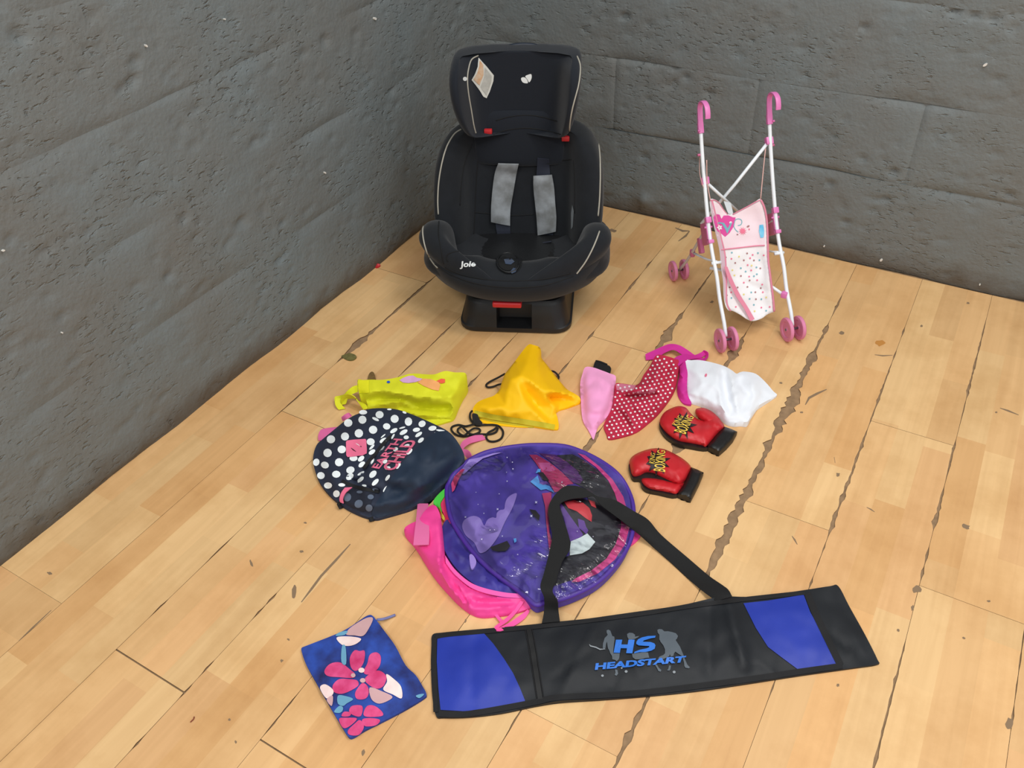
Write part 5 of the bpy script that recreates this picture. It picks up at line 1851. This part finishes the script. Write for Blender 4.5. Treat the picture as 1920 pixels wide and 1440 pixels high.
ribbon('handle', X([(345, 290, .046), (280, 310, .050), (210, 370, .044), (170, 410, .034), (110, 425, .022), (55, 440, .018), (50, 500, .012)], *XL), X([(352, 375, .030), (300, 395, .034), (250, 425, .030), (215, 470, .020), (190, 530, .010), (140, 545, .005), (105, 605, .003)], *XL), LIM, tb, .0016)
ribbon('handle', X([(130, 480, .022), (160, 425, .036), (215, 405, .044), (290, 430, .044), (350, 490, .034), (395, 560, .022), (420, 605, .012)], *XL), X([(140, 540, .006), (175, 500, .012), (220, 470, .018), (300, 465, .020), (380, 500, .016), (455, 540, .012), (475, 590, .008)], *XL), LIM, tb, .0016)
ribbon('handle', X([(60, 445, .020), (55, 520, .014), (75, 570, .008), (105, 605, .004)], *XL), X([(130, 460, .020), (130, 520, .010), (160, 560, .005), (190, 590, .003)], *XL), LIM, tb, .0016)
LIL = mat('lilac_print', (222, 170, 214), .7)
ORP = mat('peach_print', (246, 172, 104), .7)
RDP = mat('vermilion_print', (240, 96, 66), .7)
BLP = mat('cobalt_print', (40, 84, 190), .7)
multi_decal('colour_patch_print', [(0, [(885, 225), (930, 195), (1000, 170), (1060, 165), (1110, 195), (1180, 205), (1150, 230), (1090, 250), (1000, 262), (930, 255)]),
                                   (1, [(1115, 250), (1190, 205), (1290, 210), (1390, 250), (1410, 290), (1390, 360), (1310, 345), (1200, 300)]), (2, [(1360, 235), (1420, 205), (1470, 210), (1470, 255), (1420, 268)]), (3, ell(742, 248, 22, 16))],
            s_tb, [LIL, ORP, RDP, BLP], tb, off=.0018, step=4, xf=XL, kind=None)

# ---- backpack
NAVD = mat('navy_polyester', (34, 42, 62), .75, bump=.15, bscale=800)
NAVP = mat('navy_coated_panel', (29, 44, 64), .68, bump=.1, bscale=700, var=.1, vscale=9, spec=.4)
BWHT = mat('white_spot_print', (244, 250, 252), .75)
DPK = mat('dusky_pink_webbing', (228, 108, 164), .75, bump=.2, bscale=800)
BPK = mat('bubblegum_leather_patch', (244, 118, 154), .55)
XK_ = (580, 750, 6.0)
bp = thing_at('polka_dot_backpack', 730, 870, 'navy child backpack with white polka dots, pink square patch and pink lettering', 'backpack')
s_bp = sheet('backpack_body', X([(560, 150, .030), (630, 115, .036), (700, 97, .042), (850, 92, .050), (1000, 110, .056), (1150, 160, .062), (1300, 222, .068), (1450, 292, .074), (1560, 352, .078), (1640, 430, .074), (1720, 560, .064), (1744, 650, .054), (1700, 740, .044), (1600, 860, .034), (1450, 1000, .024),
                           (1300, 1118, .016), (1150, 1215, .010), (1000, 1270, .008), (850, 1312, .008), (760, 1335, .008), (680, 1325, .008), (560, 1280, .010), (400, 1200, .010), (250, 1085, .010), (130, 945, .010), (65, 800, .012), (42, 650, .014), (80, 510, .016), (150, 440, .018), (280, 332, .022), (400, 235, .026), (500, 175, .028)], *XK_),
             NAVD, bp, ctrl=[(650, 840, .046), (690, 820, .056), (640, 890, .040), (680, 880, .048), (730, 800, .064), (770, 800, .076), (720, 850, .060), (760, 850, .090), (740, 890, .078), (800, 850, .098), (780, 890, .084), (830, 850, .084), (740, 930, .040), (700, 930, .040), (700, 905, .060), (660, 930, .026)],
             creases=[(668, 902, 738, 818, -.014, 3.5), (650, 893, 712, 922, -.012, 3), (676, 905, 742, 820, .008, 7), (740, 925, 830, 860, .006, 8), (728, 940, 800, 900, -.004, 6), (690, 850, 700, 830, .003, 6), (712, 948, 800, 905, .006, 5), (745, 925, 850, 838, -.005, 6), (700, 955, 760, 945, -.005, 5), (760, 945, 815, 915, .004, 4), (720, 928, 770, 880, .005, 5)],
             nz=(.0026, 24), step=5, seed=4)
decal('base_panel', X([(1545, 345), (1640, 430), (1720, 560), (1740, 650), (1695, 740), (1595, 858), (1445, 998), (1295, 1114), (1145, 1208), (1000, 1262), (850, 1302), (765, 1322), (700, 1290), (715, 1230), (760, 1140), (800, 1085), (840, 1030), (880, 950), (940, 850), (1050, 700), (1200, 545), (1330, 420), (1430, 355)], *XK_),
      s_bp, NAVP, bp, .0022)
bd_ = [(605, 138, 46, 26, 0), (790, 165, 46, 42, 0), (745, 215, 42, 16, 25), (597, 222, 46, 46, 0), (437, 258, 48, 44, -10), (960, 212, 46, 46, 0), (1115, 243, 42, 48, 0), (1268, 268, 42, 36, -30), (1385, 318, 46, 28, -10), (900, 105, 26, 10, 0), (1070, 140, 24, 12, 20), (870, 297, 42, 36, 10),
       (717, 335, 48, 46, 0), (557, 375, 48, 48, 0), (401, 410, 46, 46, 0), (243, 442, 48, 46, 0), (690, 470, 46, 40, 0), (205, 595, 48, 48, 0), (365, 556, 48, 44, 0), (335, 700, 48, 46, -20), (175, 732, 46, 38, 20), (78, 700, 36, 42, 20), (303, 835, 48, 40, 0), (130, 850, 44, 40, 10), (210, 962, 46, 36, 0), (462, 788, 48, 40, -20),
       (455, 862, 48, 34, -40), (497, 655, 46, 34, 0), (305, 1055, 38, 40, 10), (365, 955, 40, 20, 0), (950, 345, 46, 22, -30), (1060, 362, 50, 24, -30), (1205, 335, 42, 24, -10), (1230, 388, 46, 20, -35), (1045, 312, 36, 10, -15), (832, 455, 46, 24, -30), (830, 405, 34, 8, -40), (703, 530, 40, 14, -45), (705, 585, 42, 24, -35), (582, 660, 42, 26, -40),
       (590, 725, 44, 26, -40), (708, 690, 40, 14, -60), (815, 550, 44, 12, -45), (940, 410, 36, 12, -60), (715, 835, 50, 32, -45), (742, 925, 50, 24, -45), (575, 895, 46, 22, -40), (580, 825, 44, 14, -30), (880, 875, 40, 18, -55), (855, 1000, 42, 14, -55), (1255, 452, 40, 22, -40), (1125, 580, 44, 22, -45), (1000, 740, 40, 20, -55),
       (620, 962, 28, 12, 10), (1090, 420, 30, 22, 0), (970, 555, 30, 22, -30), (850, 690, 30, 24, -30), (1095, 515, 34, 18, -20), (1000, 630, 34, 18, -40), (880, 765, 34, 20, -10), (1480, 345, 56, 12, 10), (1450, 375, 44, 10, 10)]
multi_decal('spot_print', [(0, ell(*d, n=12)) for d in bd_], s_bp, [BWHT], bp, off=.0018, step=3.5, xf=XK_, kind=None)
MESHG = mat('dark_mesh_spot', (96, 108, 128), .8)
decal('mesh_pocket', X([(350, 1005), (470, 985), (600, 1010), (740, 1050), (700, 1140), (660, 1240), (600, 1262), (480, 1215), (385, 1150), (345, 1100)], *XK_), s_bp, mat('navy_mesh', (27, 32, 48), .85, bump=.4, bscale=1400), bp, .0020)
multi_decal('mesh_pocket_spot', [(0, ell(*d, n=12)) for d in [(428, 1095, 42, 48, 20), (555, 1168, 50, 44, -40), (690, 1090, 36, 28, 0), (672, 1215, 40, 40, -50), (565, 1035, 34, 16, 0), (745, 1008, 36, 20, 10)]], s_bp, [MESHG], bp, off=.0030, step=3.5, xf=XK_, kind=None)
pp = decal('pink_patch', X([(412, 470), (425, 455), (500, 445), (630, 437), (640, 450), (648, 560), (645, 600), (600, 622), (430, 642), (415, 620)], *XK_), s_bp, BPK, bp, .0034)
SLT = mat('dark_slot', (60, 24, 40), .8)
multi_decal('slot', [(0, stroke([(468, 538), (495, 560), (525, 580)], 6)), (1, stroke([(522, 488), (545, 500), (565, 514)], 4)), (0, ell(580, 522, 8, 5, 20))], s_bp, [SLT, BWHT], pp, off=.0042, step=3, xf=XK_, kind=None)
PKL = mat('pink_embroidery', (226, 108, 140), .8)
place_text('word_print', 'EARTH', [(785, 775), (1052, 440), (955, 432), (695, 760)], PKL, bp, s_bp, off=.0036, xf=XK_, bold=.03)
place_text('word_print', 'CHILD', [(955, 800), (1222, 452), (1068, 452), (810, 775)], PKL, bp, s_bp, off=.0036, xf=XK_, bold=.03)
ZIPB = mat('black_zip_gap', (12, 13, 18), .8)
for P_ in ([(610, 770), (660, 700), (740, 610), (800, 530), (870, 450), (930, 400)], [(365, 905), (430, 940), (520, 975), (620, 1000), (720, 1020), (790, 1030)]):
    band('pocket_zip', X(P_, *XK_), 3.2, s_bp, ZIPB, bp, .0030)
ribbon('side_loop', X([(400, 985, .046), (360, 1040, .040), (338, 1110, .028), (345, 1150, .020)], *XK_), X([(480, 980, .050), (410, 1040, .044), (375, 1110, .032), (380, 1165, .022)], *XK_), BPK, bp, .002)
ribbon('haul_loop', X([(360, 200, .026), (400, 165, .034), (440, 142, .032), (455, 150, .024)], *XK_), X([(375, 240, .012), (420, 215, .022), (465, 190, .024), (480, 175, .020)], *XK_), DPK, bp, .002)
ribbon('shoulder_strap', X([(100, 455, .004), (100, 395, .010), (130, 335, .014), (200, 315, .016), (330, 300, .018)], *XK_), X([(150, 455, .010), (190, 420, .016), (220, 390, .018), (270, 350, .020), (345, 312, .022)], *XK_), DPK, bp, .002)
ribbon('shoulder_strap', X([(1690, 530, .030), (1720, 470, .026), (1770, 430, .018), (1830, 405, .010), (1940, 380, .004)], *XK_), X([(1710, 600, .030), (1740, 540, .026), (1790, 500, .016), (1850, 475, .008), (1990, 440, .002)], *XK_), DPK, bp, .002)
ribbon('shoulder_strap', X([(1715, 545, .034), (1790, 570, .030), (1830, 640, .020), (1850, 720, .006)], *XK_), X([(1735, 610, .026), (1760, 640, .016), (1790, 690, .006), (1780, 730, .003)], *XK_), DPK, bp, .002)
ribbon('shoulder_strap', [(783, 944, .012), (780, 975, .034), (777, 1000, .040), (775, 1022, .040)], [(803, 944, .012), (804, 975, .034), (805, 1000, .040), (804, 1021, .040)], DPK, bp, .002)
tube('strap_end', [at(*p) for p in X([(330, 1160, .016), (345, 1190, .008), (360, 1220, .004)], *XK_)], .006, BIND, bp, n=8, sub=3, flat=.5)
tube('strap_end', [at(*p) for p in X([(690, 1320, .010), (700, 1345, .006), (705, 1365, .004)], *XK_)], .006, BIND, bp, n=8, sub=3, flat=.5)

# ---- hot pink bag under the disc
HPK = mat('hot_pink_nylon', (246, 70, 154), .5, bump=.1, bscale=500, spec=.45)
HPK2 = mat('pink_ribbon', (252, 84, 164), .6)
XA = (740, 900, 4.966)
kb = thing_at('hot_pink_bag', 850, 1080, 'shiny hot pink fabric bag with ribbon ties, tucked under the purple disc', 'bag')
s_kb = sheet('bag_cloth', X([(92, 450, .016), (150, 405, .024), (220, 372, .032), (270, 300, .030), (325, 245, .022), (360, 232, .024), (395, 255, .028), (425, 330, .030), (440, 420, .030), (450, 520, .028), (462, 640, .026), (478, 760, .024), (520, 830, .022), (600, 910, .020), (690, 985, .018), (800, 1040, .018), (920, 1080, .018), (1080, 1100, .018),
                          (1285, 1112, .016), (1285, 1160, .008), (1240, 1200, .006), (1100, 1240, .006), (950, 1264, .006), (800, 1272, .006), (690, 1230, .005), (600, 1160, .005), (520, 1080, .005), (400, 945, .005), (300, 800, .005), (200, 640, .005), (105, 525, .006)], *XA), HPK, kb,
             ctrl=[(780, 1000, .030), (790, 985, .034), (925, 1145, .014), (960, 1142, .014)],
             folds=[[(770, 1000, .022), (790, 1030, .024), (812, 1065, .022), (845, 1108, .018)], [(812, 955, .030), (822, 990, .044), (826, 1025, .042), (822, 1050, .044), (830, 1080, .040), (845, 1105, .034), (868, 1130, .026)],
                    [(790, 975, .036), (806, 1010, .034), (812, 1045, .034)], [(832, 1060, .022), (845, 1085, .022), (862, 1108, .020)], [(862, 1100, .034), (872, 1115, .030), (880, 1130, .030), (881, 1148, .012)], [(845, 1092, .022), (862, 1112, .020), (874, 1130, .018)],
                    [(885, 1110, .026), (900, 1118, .030), (930, 1120, .028), (960, 1122, .022)], [(884, 1126, .016), (905, 1130, .014), (940, 1130, .012), (975, 1130, .012)], [(884, 1140, .020), (915, 1140, .022), (955, 1138, .020)]],
             nz=(.0018, 13), step=4, seed=6, soft=1.0)
ribbon('zip_trim', X([(470, 700, .030), (560, 830, .028), (700, 950, .026), (850, 1010, .024), (1050, 1050, .022), (1230, 1060, .022)], *XA), X([(475, 770, .028), (560, 880, .026), (700, 995, .024), (850, 1055, .022), (1050, 1092, .020), (1285, 1105, .018)], *XA), mat('orchid_trim', (238, 90, 176), .55), kb, .003)
for a, b in (([(890, 1180, .012), (925, 1250, .008), (970, 1310, .006), (985, 1335, .006)], [(920, 1170, .012), (955, 1245, .008), (1000, 1300, .006), (1015, 1330, .006)]),
             ([(1170, 1125, .016), (1110, 1210, .010), (1030, 1290, .010), (935, 1360, .014), (935, 1390, .014)], [(1205, 1130, .016), (1145, 1220, .010), (1060, 1310, .010), (975, 1370, .014), (965, 1400, .016)]),
             ([(1240, 1205, .010), (1180, 1250, .008), (1080, 1320, .008), (985, 1370, .014), (945, 1385, .018)], [(1258, 1220, .006), (1210, 1290, .004), (1110, 1360, .006), (1010, 1400, .014), (950, 1404, .018)])):
    ribbon('ribbon_tie', X(a, *XA), X(b, *XA), HPK2, kb, .0016)
GRN = mat('bright_green_cloth', (70, 196, 62), .7)
LGR = mat('yellow_green_cloth', (206, 210, 70), .7)
RSE = mat('rose_red_cloth', (222, 50, 106), .7)
sheet('green_lining', X([(478, 75, .030), (470, 140, .026), (425, 215, .020), (440, 290, .014), (430, 300, .012), (405, 260, .014), (360, 205, .018), (400, 140, .022)], *XA), GRN, kb, step=4)
sheet('yellow_lining', X([(410, 245, .018), (432, 290, .018), (462, 340, .012), (470, 380, .008), (440, 355, .010), (420, 300, .012)], *XA), LGR, kb, step=4)
sheet('red_lining', X([(478, 130, .026), (505, 250, .026), (520, 400, .022), (500, 430, .018), (440, 440, .012), (470, 360, .014), (440, 280, .014), (430, 220, .016)], *XA), RSE, kb, step=4)

# ---- folded pop-up tent in its clear bag
PUR = mat('purple_galaxy_cloth', (66, 50, 142), .6, rgb2=(86, 66, 178), vscale=14, bump=.1, bscale=400)
PPI = mat('purple_piping', (76, 44, 150), .5)
CHA = mat('charcoal_cloth', (44, 44, 52), .65)
PLM = mat('plum_cloth', (92, 44, 116), .6)
HRO = mat('raspberry_cloth', (186, 56, 108), .6)
PNK2 = mat('pink_binding', (224, 70, 148), .55)
LAV = mat('lavender_print', (150, 128, 206), .65)
VIO = mat('violet_print', (108, 72, 160), .65)
SKB = mat('sky_print', (88, 168, 236), .65)
ROR = mat('red_orange_print', (226, 74, 84), .65)
WHP = mat('white_panel_print', (226, 240, 240), .6)
BLK = mat('black_shape_print', (26, 22, 30), .7)
pt_ = thing_at('folded_play_tent', 1015, 985, 'round folded purple play tent in a clear plastic bag, under the black strap', 'play tent')
DZ = [(838, 921), (843, 905), (851, 890), (872, 869), (898, 854), (925, 845), (964, 838), (1004, 835), (1057, 837), (1096, 850), (1130, 868), (1157, 889), (1175, 915), (1186, 947), (1186, 989), (1178, 1021), (1157, 1055), (1122, 1090), (1080, 1113), (1043, 1126), (1020, 1130), (1004, 1134),
      (985, 1118), (967, 1103), (930, 1076), (896, 1045), (867, 1008), (845, 968)]
DZ = [(x, y, .030 + .010 * (y < 900)) for x, y in DZ]
s_pt = sheet('tent_cloth', DZ, PUR, pt_, ctrl=[(1010, 980, .044), (940, 950, .042), (1080, 950, .042), (1100, 1040, .038), (950, 1040, .040), (1000, 880, .044), (900, 960, .038), (1020, 1080, .036)],
             creases=[(1010, 850, 1050, 1000, -.006, 7), (1005, 855, 1110, 900, .004, 6), (900, 1010, 1000, 960, .004, 9), (930, 1050, 1010, 1000, -.004, 8), (960, 1080, 1020, 1020, .004, 8), (880, 900, 980, 860, .004, 6)], nz=(.0022, 24), step=7, seed=7, base=.004)
XD = (840, 820, 5.053)
TP_ = [(0, [(1180, 160), (1280, 210), (1420, 310), (1520, 420), (1590, 540), (1640, 700), (1650, 850), (1600, 1010), (1500, 1160), (1350, 1280), (1180, 1350), (1000, 1410), (960, 1400), (1000, 1280), (1060, 1150), (1150, 1120), (1160, 1000), (1100, 700), (1060, 600), (1100, 560), (1250, 570), (1330, 600), (1290, 480), (1180, 420), (1270, 400), (1230, 330), (1130, 240), (1020, 170)]),
       (1, [(860, 150), (1020, 165), (1130, 235), (1230, 320), (1280, 400), (1250, 440), (1180, 430), (1080, 320), (960, 220)]),
       (2, [(770, 165), (840, 165), (960, 235), (1080, 330), (1190, 440), (1130, 450), (1060, 510), (1010, 520), (960, 430), (890, 330), (830, 240)]),
       (8, [(850, 240), (960, 240), (1020, 310), (960, 325), (890, 310)]),
       (3, [(1230, 150), (1300, 170), (1440, 280), (1560, 400), (1660, 560), (1700, 700), (1720, 850), (1680, 1010), (1580, 1160), (1420, 1290), (1240, 1370), (1170, 1370), (1200, 1340), (1360, 1260), (1500, 1150), (1590, 1010), (1640, 850), (1640, 720), (1580, 530), (1520, 410), (1400, 280), (1290, 200)]),
       (5, [(1045, 615), (1070, 620), (1160, 750), (1240, 860), (1280, 920), (1250, 960), (1160, 990), (1130, 880), (1090, 740)]),
       (5, [(1230, 770), (1290, 790), (1310, 850), (1330, 880), (1310, 920), (1280, 890), (1240, 860)]),
       (7, [(1100, 610), (1200, 595), (1280, 620), (1340, 670), (1365, 740), (1360, 800), (1310, 770), (1220, 700), (1140, 670)]), (7, [(1330, 590), (1390, 610), (1405, 670), (1360, 650)]),
       (6, [(780, 420), (850, 360), (870, 430), (960, 460), (1010, 525), (930, 490), (880, 500)]), (6, [(830, 340), (850, 300), (880, 300), (870, 330)]), (9, [(850, 330), (900, 330), (960, 410), (930, 410), (900, 400), (880, 370)]),
       (5, [(860, 430), (930, 415), (960, 440), (900, 450)]), (2, [(890, 530), (980, 520), (980, 600), (950, 720), (960, 900), (990, 1000), (960, 1080), (930, 800), (920, 650)]),
       (10, [(1165, 985), (1250, 950), (1320, 910), (1395, 990), (1340, 1060), (1270, 1100), (1155, 1118), (1155, 1060)]), (9, [(770, 680), (830, 690), (870, 740), (860, 790), (810, 740)]),
       (9, [(400, 1040), (560, 980), (590, 1030), (550, 1075), (470, 1080), (420, 1070)]), (6, [(620, 960), (645, 955), (650, 985), (630, 1000)]),
       (4, [(200, 210), (300, 190), (430, 150), (520, 140), (420, 170), (330, 200), (250, 260), (150, 350), (110, 330)]), (2, [(30, 440), (60, 370), (130, 300), (160, 300), (100, 400), (60, 500), (40, 520)])]
multi_decal('printed_shapes', TP_, s_pt, [CHA, PLM, HRO, PNK2, LAV, VIO, SKB, ROR, mat('pink_stripe_print', (206, 96, 158), .6), BLK, WHP], pt_, off=.0016, step=6, xf=XD, kind=None, layer=.00022)
decal('cloud_print', [(135, 850), (150, 790), (200, 755), (255, 745), (305, 768), (335, 825), (348, 832), (375, 780), (420, 758), (455, 762), (462, 720), (490, 690), (532, 680), (540, 630), (560, 580), (600, 545), (650, 530), (640, 590), (605, 680), (540, 800), (480, 930), (410, 1030), (350, 1085), (295, 1090), (250, 1000), (170, 930)], s_pt, LAV, pt_, off=.0026, smooth=True, xf=XD)
stars = [(470, 680, 14), (165, 755, 12), (835, 615, 16), (790, 745, 16), (560, 415, 9), (610, 235, 8), (560, 190, 7), (555, 330, 7), (485, 535, 7), (285, 635, 6), (340, 720, 7), (515, 935, 9), (660, 1110, 9), (1080, 425, 12), (840, 200, 6), (265, 520, 6), (860, 825, 7), (320, 965, 9), (1225, 890, 8), (1375, 940, 8), (615, 300, 10), (840, 1320, 7)]
multi_decal('star_print', [(0, [(x + (r_ if i % 2 else r_ * .4) * math.cos(math.pi * i / 4), y + (r_ if i % 2 else r_ * .4) * math.sin(math.pi * i / 4)) for i in range(8)]) for x, y, r_ in stars], s_pt, [mat('star_white', (214, 214, 240), .6)], pt_, off=.0068, step=3, xf=XD, kind=None)
dz3 = catmull(np.array(DZ), 4, True)
tube('rim_piping', [at(x, y, z - .004) for x, y, z in dz3], .0060, PPI, pt_, n=10, sub=1, closed=True)
sheet('loose_cloth', [(836, 975, .020), (855, 985, .024), (880, 1015, .026), (905, 1043, .026), (935, 1070, .024), (965, 1094, .022), (985, 1108, .018), (985, 1120, .014), (955, 1124, .018), (920, 1112, .020), (885, 1092, .022), (856, 1066, .024), (836, 1036, .024), (826, 1005, .022)],
      mat('ultramarine_cloth', (44, 34, 112), .6, rgb2=(58, 50, 150), vscale=16), pt_, nz=(.005, 14), creases=[(850, 1030, 930, 1098, .006, 5), (862, 1020, 940, 1088, -.006, 5)], step=5, base=.01)
sheet('blue_shape_print', [(880, 1042, .0305), (886, 1040, .031), (893, 1052, .031), (889, 1064, .030), (883, 1065, .030)], LAV, pt_, step=4, base=.026)
sheet('pink_lining', [(1180, 1000, .010), (1192, 990, .010), (1202, 998, .006), (1196, 1012, .004), (1180, 1022, .006)], HPK, pt_, step=4)
VIN = vinyl_mat('clear_vinyl')
cz = [(x + (1015 - x) * .01, y + (985 - y) * .01, z + .005) for x, y, z in DZ]
wr = random.Random(5)
CR = []
for i in range(len(cz)):
    for t in (0.0, 0.33, 0.66):
        p_, q_ = cz[i], cz[(i + 1) % len(cz)]
        x, y = p_[0] + (q_[0] - p_[0]) * t, p_[1] + (q_[1] - p_[1]) * t
        if x > 1030 or wr.random() < .25:
            dx, dy = 1015 - x, 985 - y
            l_ = math.hypot(dx, dy)
            L_ = wr.uniform(14, 46)
            a_ = wr.uniform(-.25, .25)
            ux_, uy_ = (dx * math.cos(a_) - dy * math.sin(a_)) / l_, (dx * math.sin(a_) + dy * math.cos(a_)) / l_
            CR.append((x + ux_ * 3, y + uy_ * 3, x + ux_ * L_, y + uy_ * L_, wr.uniform(.0012, .0032) * (1.9 if y > 950 and x > 1030 else 1.0), wr.uniform(2.5, 4.5)))
for x, y, a_, l_ in [(893, 890, 70, 26), (1110, 890, 10, 30), (1120, 905, 20, 40), (1125, 980, 5, 34), (1140, 995, -10, 40), (1120, 1015, 20, 36), (1100, 1040, -5, 30), (950, 1075, -50, 26), (860, 945, 55, 30), (900, 1012, 25, 14)]:
    c_, s_ = math.cos(math.radians(a_)), math.sin(math.radians(a_))
    CR.append((x - c_ * l_ / 2, y - s_ * l_ / 2, x + c_ * l_ / 2, y + s_ * l_ / 2, .003, 4.0))
cover = sheet('clear_cover', cz, VIN, pt_, ctrl=[(1010, 980, .054), (940, 950, .053), (1080, 950, .053), (1100, 1040, .050), (950, 1040, .052), (1000, 880, .054), (900, 960, .050), (1020, 1080, .048), (1140, 950, .048), (1130, 1000, .048), (1050, 900, .052)],
              creases=CR, nz=(.0012, 30), floor=False, step=4, seed=15)

# ---- small litter
def leaf(cen, pts, label, mt, h):
    o = thing_at('dry_leaf', *cen, label, 'leaf', 'dry leaves on the floor')
    s = sheet('leaf_blade', pts, mt, o, nz=(.003, 6), step=3, seed=3, ez=h)
    return o


LF = mat('dry_olive_leaf', (104, 98, 52), .8, var=.25, vscale=120)
leaf((657, 669), [(640, 668, .002), (648, 664, .006), (657, 662, .008), (668, 667, .006), (663, 674, .004), (652, 675, .003)], 'curled olive dry leaf in the board joint near the left wall', LF, .004)
leaf((696, 705), [(690, 713, .004), (691, 703, .010), (696, 697, .014), (701, 699, .012), (704, 710, .006), (698, 714, .004)], 'small brown dry leaf just behind the lime tote bag', mat('dry_brown_leaf', (110, 84, 40), .8, var=.2, vscale=120), .008)
rd = thing_at('red_scrap', 708, 499, 'tiny red scrap at the foot of the left wall', 'scrap')
sheet('scrap_body', [(703, 498, .004), (708, 494, .010), (713, 496, .006), (711, 500, .003), (705, 502, .003)], RED, rd, step=2)
hr_ = thing_at('red_thread', 361, 1349, 'short reddish brown curl of thread on the front boards', 'thread')
tube('thread_strand', [at(357, 1354, .0012), at(360, 1351, .002), at(363, 1348, .0016), at(364, 1344, .0012)], .0011, mat('rust_thread', (130, 60, 36), .8), hr_, n=6, sub=3)
